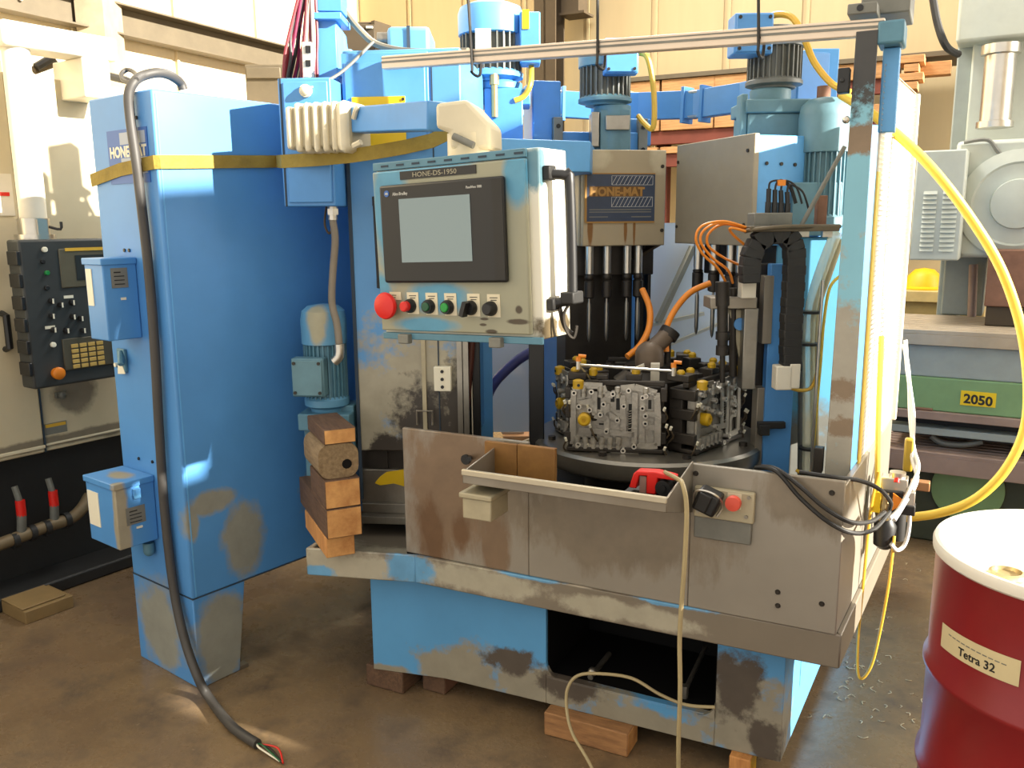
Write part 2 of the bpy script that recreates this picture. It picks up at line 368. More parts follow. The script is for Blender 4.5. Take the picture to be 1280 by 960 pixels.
# skirt tray
sk=[(-1.511,-.215),(-1.15,-.112),(.148,-.095),(.225,1.1),(.1,1.7),(-1.45,1.7),(-1.62,.5)]
mSk=worn('skirt_paint',(.50,.465,.41),[((.66,.64,.57),[((-1.35,-.15,.49),(.28,.2,.07)),((-.95,-.1,.50),(.30,.2,.05)),((-.45,-.1,.49),(.25,.2,.035))]),((.40,.62,.78),[((-1.17,-.11,.505),(.10,.1,.06)),((-1.50,-.2,.46),(.10,.1,.03)),((-.30,-.1,.545),(.14,.1,.012)),((-.75,-.1,.545),(.12,.1,.012))])],base=(-.6,.6,0),nscale=7,rough=.4,metal=.1)
n=len(sk); cx,cy=-.68,.75
ps=B().prism([(a+(cx-a)*.012,b+(cy-b)*.012) for a,b in sk],.452,.50)
for i in range(n):
    a,b=sk[i],sk[(i+1)%n]; ai=(a[0]+(cx-a[0])*.018,a[1]+(cy-a[1])*.018); bi=(b[0]+(cx-b[0])*.018,b[1]+(cy-b[1])*.018)
    ps.prism([a,b,bi,ai],.45,.545)
ps.to('skirt_tray',mSk,hm,bev=.004)
# stainless apron
mApr=worn('apron_stainless',(.60,.575,.53),[((.50,.42,.34),[((-1.03,-.1,.76),(.20,.2,.34)),((-.86,-.1,.66),(.07,.2,.2))]),((.43,.33,.24),[((-1.08,-.1,.62),(.07,.2,.14)),((-.98,-.1,.66),(.05,.2,.1))]),((.52,.48,.42),[((-.5,-.1,.75),(.4,.2,.15)),((.05,-.1,.9),(.15,.2,.1))])],base=(-.6,.6,0),rough=.36,metal=.28,nscale=4,namp=1.1,stretch=(1,1,.35))
ap=B().box(-1.19,-.745,-.100,-.085,.545,.962).to('apron_panel',mApr,hm,bev=.003)
B().box(-.745,-.255,-.100,-.085,.545,.82).to('apron_panel',mApr,hm,bev=.003)
pr=B().box(-.255,.135,-.100,-.085,.545,.957).to('apron_panel',mApr,hm,bev=.003)
B().ext([(.12,-.095,.545),(.135,-.095,.545),(.19,.75,.545),(.175,.75,.545)],(0,0,.40)).to('apron_side_panel',mApr,hm,bev=.002)
for (x,z) in [(q[0],q[2]) for q in ((0.096,-0.100,0.624),(-0.015,-0.100,0.635),(-0.013,-0.100,0.597),(0.104,-0.100,0.924),(-0.243,-0.100,0.931),(-0.241,-0.100,0.879))]:
    B().cyl((x,-.099,z),(x,-.106,z),.008,10,.005).to('bolt',mSteelD,pr)
hx,hy,hz=(-0.956,-0.100,0.886)
B().cyl((hx,-.099,hz),(hx,-.107,hz),.016,14).cyl((hx+.012,-.1,hz+.006),(hx+.03,-.135,hz+.012),.008,8).to('pull_knob',mBlack,ap)
# tray ledge in front of the apron
tx0,tx1=-.83,-.25
tr=B().box(tx0,tx1,-.34,-.335,.893,.925)
tr.ext([(tx1,-.34,.893),(tx1,-.10,.82),(tx1,-.10,.965),(tx1,-.34,.930)],(-.005,0,0)).ext([(tx0,-.34,.893),(tx0,-.10,.82),(tx0,-.10,.958),(tx0,-.34,.928)],(.005,0,0))
tr=tr.to('tray_ledge',mSteel,hm,bev=.002)
B().box(tx0,tx1,-.347,-.335,.918,.934).to('tray_rim',mRim,hm,bev=.002,label='bright folded rim of the tray')
B().ext([(tx0+.005,-.335,.893),(tx0+.005,-.10,.82),(tx0+.005,-.10,.824),(tx0+.005,-.335,.897)],(tx1-tx0-.01,0,0)).to('tray_shade_floor',mBlackR,hm)  # blackened to read as the dark pit behind the rim
B().box(-.40,tx1-.006,-.334,-.16,.893,.897).to('tool_rest',mBlackR,hm)
B().box(-.835,-.745,-.335,-.23,.79,.850).box(-.843,-.74,-.342,-.225,.850,.866).to('tray_bracket_box',mCreamD,hm,bev=.004)
# inner floor under the index table
B().box(-1.2,.12,-.08,1.4,.50,.62).to('machine_bed',mSteelD,hm)
# dark recess and lower steel plates left of the apron
mCol=worn('column_paint',(.34,.58,.80),[((.62,.595,.52),[((.22,0,1.02),(.42,.3,.26)),((.30,0,1.24),(.22,.2,.10)),((.03,0,.9),(.10,.2,.35)),((.4,0,.75),(.3,.2,.3))]),((.24,.215,.19),[((.24,0,.88),(.14,.2,.18)),((.38,0,.95),(.07,.2,.20)),((.13,0,.80),(.10,.2,.10)),((.25,0,.66),(.3,.2,.08))])],base=(0,.3,.5),nscale=8)
mc=thing('machine_column','tall blue column with beige worn and blackened lower half behind operator panel','machine column',D,(0,.3,.5))
cw=.395
B().box(0,cw,0,.55,.80,2.16).to('column_body',mCol,mc,bev=.006)
B().box(.297,.301,-.003,0,.82,2.14).to('joint_line',mSeam,mc)
B().box(-.0,.012,-.004,0,.62,2.1).to('edge_strip',mSeam,mc)
B().box(0,.29,-.010,-.001,1.85,2.15).box(.01,.28,-.016,-.009,1.84,2.12).to('access_cover',mBlue,mc,bev=.003)
yp=B().box(0.034,0.212,-.022,-.016,1.831,2.010).to('yellow_plate',mYel,mc,label='plain yellow plate')
for q in ((0.207,-0.022,2.000),(0.042,-0.022,1.840)): B().cyl((q[0],-.02,q[2]),(q[0],-.026,q[2]),.005,8).to('screw',mBlack,yp)
hp0=(0.100,-0.030,1.688); hp1=(0.105,-0.030,1.384)
B().tube([(hp0[0],0,hp0[2]),(hp0[0],-.035,hp0[2]),(hp1[0],-.035,hp1[2]),(hp1[0],0,hp1[2])],.006,8,1).box(hp0[0]-.008,hp0[0]+.008,-.03,0,hp0[2]-.03,hp0[2]).box(hp1[0]-.008,hp1[0]+.008,-.03,0,hp1[2],hp1[2]+.03).to('door_handle',mBlack,mc)
B().box(.0,.10,.02,.3,.55,.80).box(.09,.4,.03,.3,.56,.80).to('lower_plate',mSteelD,mc)
lp0=(0.003,0.020,0.730); lp1=(0.181,0.020,0.593)
B().box(lp0[0],.36,.005,.03,lp1[2],lp0[2]).to('steel_plate',mSteelM,mc,bev=.002)
ys=(0.054,-0.000,0.692); ye=(0.188,-0.000,0.660)
B().ext([(ys[0],.003,ys[2]-.012),(ys[0]+.02,.003,ys[2]-.02),(ys[0]+.07,.003,ys[2]-.012),(ye[0]+.05,.003,ye[2]-.01),(ye[0]+.05,.003,ye[2]+.075),(ye[0]-.03,.003,ye[2]+.072),(ys[0]+.045,.003,ys[2]+.030),(ys[0]+.02,.003,ys[2]+.012)],(0,.004,0)).to('yellow_tape',mYel,mc,label='torn yellow tape')
B().box(0.01,.38,-.06,.02,.548,.575).box(0.01,.38,-.02,.02,.575,.61).to('ledge_bar',mSteelM,mc,bev=.002)
oq=(0.316,-0.010,1.069)
ob=B().box(oq[0]-.03,oq[0]+.03,-.03,-.001,oq[2]-.043,oq[2]+.043).to('socket_plate',mWhiteP,mc,bev=.003)
for dz in (-.027,0,.027): B().cyl((oq[0],-.0305,oq[2]+dz),(oq[0],-.033,oq[2]+dz),.006,10).to('socket_hole',mBlack,ob)
B().box(0.240,0.254,-.008,0,.86,1.25).to('column_trim',mCreamD,mc)
B().box(cw-.03,cw-.012,-.012,0,.85,1.25).box(cw-.008,cw+.01,-.014,0,.85,1.25).to('column_rail',mSteelM,mc)
rb=(0.221,-0.050,0.934)
B().tube([(rb[0],-.02,rb[2]-.03),(rb[0],-.02,rb[2]+.02),(rb[0]+.055,-.02,rb[2]+.02),(rb[0]+.055,-.02,rb[2]-.03)],.004,6,1).to('wire_bracket',mSteelB,mc)
p0=(0.410,0.050,1.196); p1=(0.366,0.050,0.819)
B().tube([(p0[0],.05,p0[2]+.1),(p0[0],.05,p0[2]),(p1[0],.05,p1[2]-.05)],.013,10,4).cyl((p1[0]-.002,.05,p1[2]),(p1[0]+.002,.05,p1[2]+.03),.022,10).to('brown_pipe',paint('rust_brown_pipe',(.30,.15,.11),.45,.2),mc)
# guard posts at the left of the work area
gp=thing('guard_post','black square guard post below the operator panel','post',W,(0.089,2.95,.62),group=None)
q=(0.081,2.950,1.187); q2=(0.085,2.950,0.701)
B().box(q[0]-.022,q[0]+.03,2.93,2.98,.62,1.5).to('post_tube',mBlack,gp,bev=.004)
B().box(q[0]-.04,q[0]+.045,2.91,3.0,.61,.63).to('foot_plate',mSteelD,gp)
q=(-0.126,3.050,1.030)
gp2=thing('guard_post','black and pale edged guard post between column and clear curtain','post',W,(q[0],3.05,.6))
B().box(q[0]-.015,q[0]+.012,3.03,3.08,.6,1.5).to('post_tube',mBlack,gp2,bev=.003)
B().box(q[0]-.019,q[0]-.0155,3.02,3.08,.6,1.5).to('edge_strip',mWhite,gp2,label='pale edge strip')
bp=(-0.109,3.400,0.965)
B().box(bp[0]-.03,bp[0]+.03,3.4,3.46,.6,1.6).one('blue_post',mBlueL,W,(bp[0],3.43,.6),'slim light blue upright seen below the operator panel','post')

# ---------------------------------------------------------------- electrical cabinet
ec=thing('electrical_cabinet','tall blue electrical cabinet with scuffed grey foot at the left','cabinet',K,(-.19,.4,0))
mCab=worn('cabinet_paint',BLUE,[((.55,.56,.53),[((-.25,0,.16),(.16,.2,.20)),((0,.10,.14),(.2,.12,.22)),((0,.22,.47),(.2,.10,.17)),((0,.10,.66),(.2,.10,.05)),((0,.02,.60),(.1,.03,.09)),((0,.62,.55),(.2,.14,.16))])],base=(-.19,.4,0),nscale=4,namp=.7)
B().box(-.392,0,0,1.35,.335,2.015).to('cabinet_body',mCab,ec,bev=.006)
fb=B().ext([(0,0,0),(0,.165,0),(0,.21,.335),(0,0,.335)],(-.392,0,0)).to('front_leg',mCab,ec,bev=.004)
B().ext([(0,1.20,0),(0,1.35,0),(0,1.35,.335),(0,1.15,.335)],(-.392,0,0)).to('rear_leg',mCab,ec,bev=.004)
B().box(-.03,.0,.165,.20,0,.015).to('foot_pad',mSteelM,ec)
B().box(-.393,.001,-.001,1.351,.333,.337).to('joint_line',mSeam,ec)
B().box(.0,.0015,.012,.016,.34,2.0).to('edge_fold',mBlueL,ec)
st0=(-0.286,-0.003,1.955); st1=(-0.101,-0.003,1.838)
sx0,sx1=st0[0],st1[0]+.06; sz1,sz0=1.905,1.735
sk_=B().box(sx0,sx1,-.003,0,sz0,sz1).to('maker_sticker',mSticker,ec,label='blue maker sticker')
w_=sx1-sx0; h_=sz1-sz0
B().box(sx0+w_*.33,sx1-w_*.04,-.004,-.003,sz0+h_*.72,sz1-h_*.06).box(sx0+w_*.33,sx1-w_*.04,-.004,-.003,sz0+h_*.30,sz0+h_*.47).box(sx0+w_*.06,sx1-w_*.04,-.004,-.003,sz0+h_*.17,sz0+h_*.23).to('hatched_band',flat('grey_hatch',(.62,.66,.72),.5),sk_)
text('lettering','HONE-MAT',h_*.20,(sx0+.012,-.0035,sz0+h_*.495),(1,0,0),(0,0,1),sk_,mWhiteP,bold=.002,sx=.92)
for q in ((-0.095,-0.000,1.935),(-0.241,-0.000,1.519),(-0.211,-0.000,1.519),(-0.271,-0.000,0.793),(-0.181,0.000,0.796)): B().cyl((q[0],0,q[2]),(q[0],-.004,q[2]),.006,8).to('screw',mBlack,ec)
# side latch box at the far left edge of the cabinet
B().box(-.425,-.392,.05,.2,1.40,1.62).box(-.44,-.392,.06,.12,1.33,1.5).to('door_latch',mBlueD,ec,bev=.004)
q=(-0.308,0.000,1.141)
B().box(q[0]-.03,q[0]+.02,-.012,0,q[2]-.04,q[2]+.04).cyl((q[0]+.0,-.012,q[2]+.03),(q[0]+.03,-.03,q[2]-.01),.012,8).to('cable_gland',mBlueD,ec,bev=.003)
B().ext([(q[0]-.03,-.014,q[2]-.05),(q[0]+.02,-.014,q[2]-.045),(q[0]-.018,-.014,q[2]+.03)],(0,.002,0)).to('torn_label',mWhiteP,ec)
q=(-0.366,-0.000,1.119); B().cyl((q[0],0,q[2]),(q[0],-.008,q[2]),.008,10).to('plug_button',mWhiteP,ec)
q=(-0.223,-0.000,0.468); B().cyl((q[0],-.02,q[2]+.03),(q[0],-.02,q[2]),.02,10).sph((q[0],-.02,q[2]),.02).to('conduit_elbow',mBlueD,ec)
def wall_box(label,x0,x1,d,z0,z1,scuff,hook):
    t=thing('wall_box',label,'control box',K,((x0+x1)/2,0,z0)); b0=((x0+x1)/2,0,z0)
    m=worn('wall_box_paint',BLUE,[((.60,.57,.49),scuff)],base=b0,nscale=6,namp=.45)
    B().box(x0,x1,-d,-.001,z0,z1-.004).to('box_body',m,t,bev=.004)
    B().box(x0-.005,x1+.005,-d-.006,-.001,z1-.022,z1).to('box_lid',m,t,bev=.003)
    zc=(z0+z1)/2; hh=z1-z0
    B().box(x0+.01,x0+(x1-x0)*(.40 if not hook else .42),-d-.0025,-d,z1-hh*(.58 if not hook else .75),z1-hh*.13 if not hook else z1-hh*.22).to('blank_label',mWhiteP,t,label='blank white label')
    pl=B().box(x1,x1+.002,-d*.78,-d*.30,z1-hh*.36 if not hook else z1-hh*.66,z1-hh*.12 if not hook else z1-hh*.40).to('maker_plate',mIron,t,label='grey maker plate')
    zt=z1-hh*.12 if not hook else z1-hh*.40
    for k in range(4): B().box(x1+.002,x1+.0026,-d*.70,-d*(.40 if k else .5),zt-.012-k*.013-(.004 if k==0 else .003),zt-.012-k*.013).to('print_line',mInk,pl)
    B().box(x1,x1+.003,-d*.55,-d*.40,z0+hh*(.49 if not hook else .26),z0+hh*(.52 if not hook else .29)).to('serial_tag',mWhiteP,t)
    if hook: B().box(x1,x1+.012,-d*.58,-d*.40,z1-.055,z1-.03).box(x1+.008,x1+.012,-d*.58,-d*.40,z1-.065,z1-.03).to('lid_clip',mBlueL,t,bev=.002)
    return t
wall_box('upper small blue box with blank white label on cabinet side',-.294,-.175,.116,1.229,1.497,[((-.175,-.06,1.1),(.01,.01,.01))],False)
wall_box('lower blue box with scuffed corner and clip, near cabinet foot',-.384,-.184,.142,.514,.748,[((-.184,-.13,.62),(.03,.035,.25)),((-.28,-.07,.752),(.08,.05,.015))],True)
# thick grey power cable looped over the cabinet and down to the floor
cb=thing('power_cable','thick grey power cable hanging over cabinet side to bare wire ends','cable',K,(-.1,-.03,0))
fl=[(-1.036,2.689,0.020),(-0.908,2.524,0.018),(-0.798,2.427,0.018)]
kinv=K.m.inverted()
pts=[(-0.143,0.200,2.046),(-0.142,0.190,2.068),(-0.119,0.140,2.082),(-0.110,0.090,2.083),(-0.111,0.040,2.067),(-0.091,-0.000,2.043),(-0.095,-0.020,2.003),(-0.095,-0.022,1.926),(-0.075,-0.026,1.803),(-0.074,-0.022,1.680),(-0.063,-0.022,1.453),(-0.066,-0.022,1.219),(-0.083,-0.022,0.920),(-0.092,-0.022,0.638),(-0.077,-0.022,0.366),(-0.019,-0.030,0.193),(0.064,-0.040,0.082)]+[tuple(kinv@Vector(p)) for p in fl]
B().tube(pts,.0155,10,6).to('sheath',mCable,cb)
e=Vector(pts[-1])
for k,(c,du,dv) in enumerate(((mRed,.02,.02),(mBlack,.0,.012),(mGreenB,-.02,.03),(mWhiteP,-.03,.012))):
    m1=kinv@Vector((-0.752,2.403,0.012)); m2=kinv@Vector((-0.703,2.348,0.008))
    B().tube([tuple(e),tuple(m1+Vector((du,du*.6,dv*.5))),tuple(m2+Vector((du*.3,0,0)))],.003,6,5).to('bare_wire',c,cb)
lp=[(-0.098,-0.010,2.038),(-0.157,-0.000,2.055),(-0.200,0.020,2.081),(-0.194,0.040,2.095),(-0.135,0.030,2.076),(-0.076,-0.000,2.049)]
B().tube(lp,.007,8,6).one('cable_loop',mCable,K,lp[0],'thin grey cable loop standing above cabinet top corner','cable')
# ratchet strap
sp=[(-0.411,-0.006,1.752),(-0.215,-0.006,1.780),(-.004,-.006,1.766),(.006,.004,1.766),(0.007,0.147,1.802),(0.007,0.447,1.817)]
sp[2]=(-.006,-.006,1.794); sp[3]=(.007,.007,1.795)
s2=[tuple(kinv@Vector(q)) for q in ((-0.744,2.900,1.801),(-0.606,2.840,1.803),(-0.493,2.780,1.808),(-0.408,2.720,1.814),(-0.320,2.700,1.826),(-0.229,2.630,1.838),(-0.173,2.580,1.857))]
B().ribbon(sp+s2,.042,.003).one('ratchet_strap',mStrap,K,sp[0],'dirty yellow webbing strap wrapped around cabinet and boom','strap')

# ---------------------------------------------------------------- blue terminal box on the column, conduit and small motor
tb=thing('terminal_box','blue terminal box with knob holes hung beside the column top','control box',D,(-.14,-.05,1.63))
bl=-0.180; br=-.006
zt=2.059; zb=1.657
B().box(bl,br,-.12,.12,zb,zt).to('box_body',mBlue,tb,bev=.004)
B().box(bl+.02,br-.008,-.128,-.120,zb+.012,zt-.012).to('box_lid',mBlue,tb,bev=.003)
B().box(bl+.006,bl+.012,-.122,-.12,zb,zt).to('joint_line',mSeam,tb)
for p in ((-0.131,-0.128,1.951),(-0.131,-0.128,1.907),(-0.126,-0.128,1.859)): B().cyl((p[0],-.126,p[2]),(p[0],-.134,p[2]),.012,12).to('plug_hole',mBlack,tb)
p=(-0.083,-0.128,2.017)
B().sph((p[0],-.14,p[2]),.016).cyl((p[0],-.126,p[2]),(p[0],-.14,p[2]),.02,12).to('cable_grommet',mCream,tb)
q1=(0.009,-0.060,2.079); q2=(0.109,-0.000,2.186)
B().tube([(p[0],-.145,p[2]),q1,q2],.005,6,6).one('thin_cable',mIron,D,(p[0],-.145,p[2]),'thin grey cable rising from grommet on the blue terminal box','cable')
q=[(-0.038,-0.050,1.660),(-0.040,-0.050,1.613),(-0.035,-0.050,1.546),(-0.048,-0.050,1.439),(-0.053,-0.060,1.337),(-0.036,-0.070,1.264),(-0.028,-0.080,1.197)]
cdt=thing('conduit','grey flexible conduit from terminal box down to small motor','conduit',D,q[-1])
B().tube(q,.0125,10,6).to('flexible_hose',paint('conduit_grey',(.50,.46,.40),.5),cdt)
B().cyl(q[0],q[1],.016,10).cyl((q[0][0],q[0][1],q[0][2]-.01),(q[0][0],q[0][1],q[0][2]-.03),.02,6).to('fitting',mSteelB,cdt)
B().tube([q[-1],(-0.030,-0.080,1.156),(-0.048,-0.080,1.136)],.017,10,3).to('elbow_fitting',mSteelB,cdt)
B().tube([(-0.066,-0.030,1.658),(-0.075,-0.030,1.600),(-0.060,-0.030,1.568),(-0.047,-0.020,1.600)],.004,6,6).to('loose_wire',mGirtB,cdt)
def fins(b,c,r0,r1,z0,z1,n,w=.006,arc=None):
    for i in range(n):
        t=2*PI*i/n; d=Vector((math.cos(t),math.sin(t),0)); s=Vector((-d.y,d.x,0))*w/2
        a=[Vector(c)+d*r0,Vector(c)+d*r1]
        b.ext([a[0]-s+Vector((0,0,z0)),a[0]+s+Vector((0,0,z0)),a[1]+s+Vector((0,0,z0)),a[1]-s+Vector((0,0,z0))],(0,0,z1-z0))
    return b
def motor(name,label,F,base,r,h,paintm,finm,box=None,boxm=None,cable=None,group=None,cowl=.34,nf=28,gear=None):
    # upright electric motor standing on its flange
    t=thing(name,label,'motor',F,base,group); c=Vector(base)
    zf=h*.12; zc=h*(1-cowl)
    B().lathe(c,[(r*.75,0),(r*.78,h*.03),(r*1.02,h*.06),(r*1.02,zf),(r*.9,zf+.01)],n=28).to('end_flange',paintm,t)
    B().cyl(c+Vector((0,0,zf)),c+Vector((0,0,zc)),r*.84,28).to('stator_housing',finm,t)
    fins(B(),c,r*.82,r*.97,zf+.004,zc,nf,r*.05).to('cooling_fins',finm,t,kind='stuff')
    B().lathe(c,[(r*.9,zc-.004),(r*1.02,zc),(r*1.03,h*.86),(r*.96,h*.94),(r*.7,h*.985),(r*.3,h),(0,h)],n=32).to('fan_cowl',paintm,t)
    if box:
        (ox,oy,oz),(sx,sy,sz)=box
        o=B().box(c.x+ox-sx/2,c.x+ox+sx/2,c.y+oy-sy/2,c.y+oy+sy/2,c.z+oz-sz/2,c.z+oz+sz/2).to('terminal_box',boxm or paintm,t,bev=.006)
        B().box(c.x+ox-sx*.46,c.x+ox+sx*.46,c.y+oy-sy/2-.008,c.y+oy-sy/2,c.z+oz-sz*.46,c.z+oz+sz*.46).to('box_lid',boxm or paintm,o,bev=.003)
        for i in (-1,1):
            for j in (-1,1): B().cyl((c.x+ox+i*sx*.38,c.y+oy-sy/2-.007,c.z+oz+j*sz*.38),(c.x+ox+i*sx*.38,c.y+oy-sy/2-.012,c.z+oz+j*sz*.38),.006,8).to('lid_screw',mSteelD,o)
    return t
mb=(-0.112,0.020,0.945); mt=(-0.093,0.020,1.324)
mSmall=worn('small_motor_paint',(.36,.58,.72),[((.62,.60,.50),[((mb[0]+.0,.02-.08,mt[2]-.07),(.035,.12,.09)),((mb[0],-.07,1.30),(.05,.05,.1))])],base=mb,nscale=6,namp=.4)
sm=motor('small_motor','small blue motor with square terminal box beside the column, above timbers',D,mb,.078,mt[2]-mb[2],mSmall,mBlueD,((-.03,-.085,.135),(.115,.05,.135)),mTeal,cowl=.36)
B().box(mb[0]-.085,mb[0]+.1,-.06,.12,mb[2]-.06,mb[2]).box(mb[0]-.075,mb[0]+.06,-.03,.1,.55,mb[2]-.06).box(mb[0]+.03,mb[0]+.1,.0,.1,mb[2]-.2,mb[2]+.02).to('gear_bracket',mBlueD,sm,bev=.004)

# ---------------------------------------------------------------- timber stack
def timber(label,x0,x1,z0,z1,y0,y1,mt,me,rnd=0,hole=None,group=None):
    t=thing('timber_block',label,'timber',Q,((x0+x1)/2,(y0+y1)/2,z0),group)
    if rnd:
        pts=[];R=rnd
        for cx,cz,a0 in ((x1-R,z0+R,-90),(x1-R,z1-R,0),(x0+R,z1-R,90),(x0+R,z0+R,180)):
            pts+=[(cx+R*math.cos(math.radians(a0+k*22.5)),y0,cz+R*math.sin(math.radians(a0+k*22.5))) for k in range(5)]
        B().ext(pts,(0,y1-y0,0)).to('beam',mt,t)
        B().ext([(a,y0-.001,c) for a,b,c in pts],(0,.001,0)).to('end_grain',me,t)
    else:
        B().box(x0,x1,y0,y1,z0,z1).to('beam',mt,t,bev=.003)
        B().box(x0+.003,x1-.003,y0-.0012,y0+.002,z0+.003,z1-.003).to('end_grain',me,t)
    if hole: B().cyl((hole[0],y0-.002,hole[1]),(hole[0],y0+.001,hole[1]),.016,12).to('drilled_hole',mBlackD,t)
    return t
z0=0.547
timber('pale timber block, bottom of the five stacked at the left of machine',-.002,0.091,z0,0.614,.0,.32,mWood,mWoodE)
za=0.614; zb_=0.712; zc_=0.806; zd=0.918; ze=0.968
xr=0.114
timber('thick timber block with darkened side, second from bottom of stack',-.0,xr,za+.001,zb_,-.015,.40,mWoodD,mWoodE)
timber('dark sided timber block under the log with the hole',-.0,xr,zb_+.001,zc_,-.012,.20,mWoodD,mWoodE)
timber('rounded grey timber with a dark hole in its end',-.012,xr+.002,zc_+.001,zd,.005,.22,mWoodG,mWoodG,rnd=.035,hole=(0.078,0.000,0.850) and (0.078,0.850))
timber('thin dark plank with bright sawn end on top of timber stack',.008,xr-.004,zd+.001,ze,.0,.24,mWoodD,mWoodE)

# ---------------------------------------------------------------- operator panel
pn=thing('operator_panel','beige and blue operator panel with dark screen and push buttons','control panel',P,(.25,.06,0))
PW_,PH_=.515,.462
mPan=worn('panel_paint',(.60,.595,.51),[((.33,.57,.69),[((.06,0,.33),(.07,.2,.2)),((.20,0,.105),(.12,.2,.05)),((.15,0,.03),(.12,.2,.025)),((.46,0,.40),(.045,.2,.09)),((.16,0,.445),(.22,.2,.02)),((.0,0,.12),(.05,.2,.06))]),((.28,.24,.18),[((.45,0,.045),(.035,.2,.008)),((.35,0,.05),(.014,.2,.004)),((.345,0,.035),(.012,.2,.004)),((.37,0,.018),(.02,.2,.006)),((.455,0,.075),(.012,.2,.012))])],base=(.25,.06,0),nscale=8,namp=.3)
mPanS=worn('panel_sunlit_side_paint',(.90,.88,.81),[((.40,.56,.62),[((PW_-.01,.01,.42),(.05,.03,.06))]),((.36,.31,.22),[((PW_,.03,.02),(.05,.05,.05)),((PW_,.10,.03),(.05,.04,.03))])],base=(.25,.06,0),nscale=10,namp=.6)  # near-white base carries the sun on the side, patches are wear
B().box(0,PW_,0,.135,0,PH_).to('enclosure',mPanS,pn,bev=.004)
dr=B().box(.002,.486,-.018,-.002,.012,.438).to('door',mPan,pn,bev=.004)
B().box(0,PW_,-.012,.0,-.012,.006).to('bottom_flange',mBlueD,pn,bev=.002)
B().box(.0,.485,-.012,-.001,.441,PH_).to('hinge_strip',mBlueD,pn,bev=.002)
for i in range(9): B().box(.03+i*.053,.055+i*.053,-.0135,-.012,.449,.454).to('hinge_slot',mSeam,pn)
for x in (.085,.385): B().box(x-.018,x+.018,-.03,-.01,-.022,.004).to('door_clamp',mIron,pn,bev=.003)
ls=B().box(.10,.345,-.0205,-.018,.412,.433).to('label_strip',mBlack,dr)
text('lettering','HONE-DS-1950',.0125,(.142,-.0207,.4165),(1,0,0),(0,0,1),ls,flat('label_ink',(.62,.60,.52),.6),sx=1.25)
bz=B().box(.036,.432,-.034,-.018,.143,.400).to('screen_bezel',mBlack,pn,bev=.006,label='black screen bezel')
B().box(.400,.430,-.0355,-.034,.150,.394).to('function_strip',mBlackR,bz)
def screenm():
    m,nt,p=mk('screen_glass'); p.inputs['Base Color'].default_value=(*lin((.50,.55,.55)),1); p.inputs['Roughness'].default_value=.07; p.inputs['Specular IOR Level'].default_value=1; p.inputs['Metallic'].default_value=.8; return m
B().box(.103,.333,-.0352,-.034,.197,.362).to('screen_glass',screenm(),bz)
lg=B().cyl((.063,-.034,.378),(.063,-.0355,.378),.0085,20).to('round_logo',mSticker,bz)
text('lettering','AB',.006,(.063,-.0358,.375),(1,0,0),(0,0,1),lg,mWhiteP,align='CENTER')
text('lettering','Allen-Bradley',.0085,(.083,-.0345,.372),(1,0,0),(0,0,1),bz,mSilverInk,sx=.8)
text('lettering','PanelView 1000',.0068,(.322,-.0345,.376),(1,0,0),(0,0,1),bz,mSilverInk,sx=.8)
xs=(.043,.112,.176,.238,.312,.374)
for i,x in enumerate(xs):
    z=.082-.001*i
    tg=B().box(x-.004 if i==0 else x-.012,x+.036 if i==0 else x+.027,-.0198,-.018,z-.022 if i else z+.014,z+.036).to('legend_plate',mCream,pn)
    B().box(x-.004,x+.020,-.0203,-.0198,z+.026,z+.028).box(x-.001,x+.017,-.0203,-.0198,z+.020,z+.022).to('print_line',mInk,tg)
    if i==0:
        B().lathe((x,-.018,z),[(.014,0),(.014,.014),(.034,.018),(.037,.026),(.034,.033),(.02,.037),(0,.038)],(0,-1,0),28).to('emergency_button',mRed,pn,label='large red mushroom button')
        continue
    B().lathe((x,-.018,z),[(.019,0),(.019,.010),(.016,.018),(.0,.018)],(0,-1,0),20).to('button_ring',mBlack,pn)
    if i==1: B().lathe((x-.002,-.018,z),[(.014,.0),(.014,.030),(.011,.033),(0,.033)],(0,-1,0),18).to('red_button',mRed,pn,label='red push button')
    elif i in (2,3): B().lathe((x,-.018,z),[(.012,.0),(.012,.021),(.010,.023),(0,.023)],(0,-1,0),18).to('green_button',flat('green_lens_%d'%i,(.05,.30,.17) if i==2 else (.08,.55,.20),.3),pn,label='green push button')
    elif i==4: B().obox((x-.006,-.042,z-.002),(.012,.022,.038),(0,20,0)).cyl((x,-.018,z),(x,-.036,z),.016,16).to('selector_knob',mBlack,pn,label='black selector knob')
    else: B().lathe((x,-.018,z),[(.016,0),(.016,.022),(.013,.026),(0,.026)],(0,-1,0),18).to('black_button',mBlack,pn,label='black push button')
hx=PW_
ph=B().tube([(hx,.03,.40),(hx+.045,.05,.395),(hx+.052,.055,.375),(hx+.052,.055,.12),(hx+.045,.05,.095),(hx,.03,.085)],.013,10,4).to('grab_handle',mBlack,pn)
for bb in ((hx,hx+.02,.015,.05,.385,.42),(hx,hx+.02,.015,.05,.07,.10),(hx+.03,hx+.068,.03,.085,.085,.115)): B().box(*bb).to('handle_bracket',mBlackR,ph,bev=.004)
B().tube([(hx+.05,.05,.09),(hx+.035,.04,.06),(hx+.04,.04,.02),(hx+.055,.05,.0),(hx+.06,.06,.03)],.004,6,6).tube([(hx+.02,.04,.09),(hx+.03,.05,.03),(hx+.045,.06,.01)],.006,6,6).to('hook_wire',mSteelD,pn)
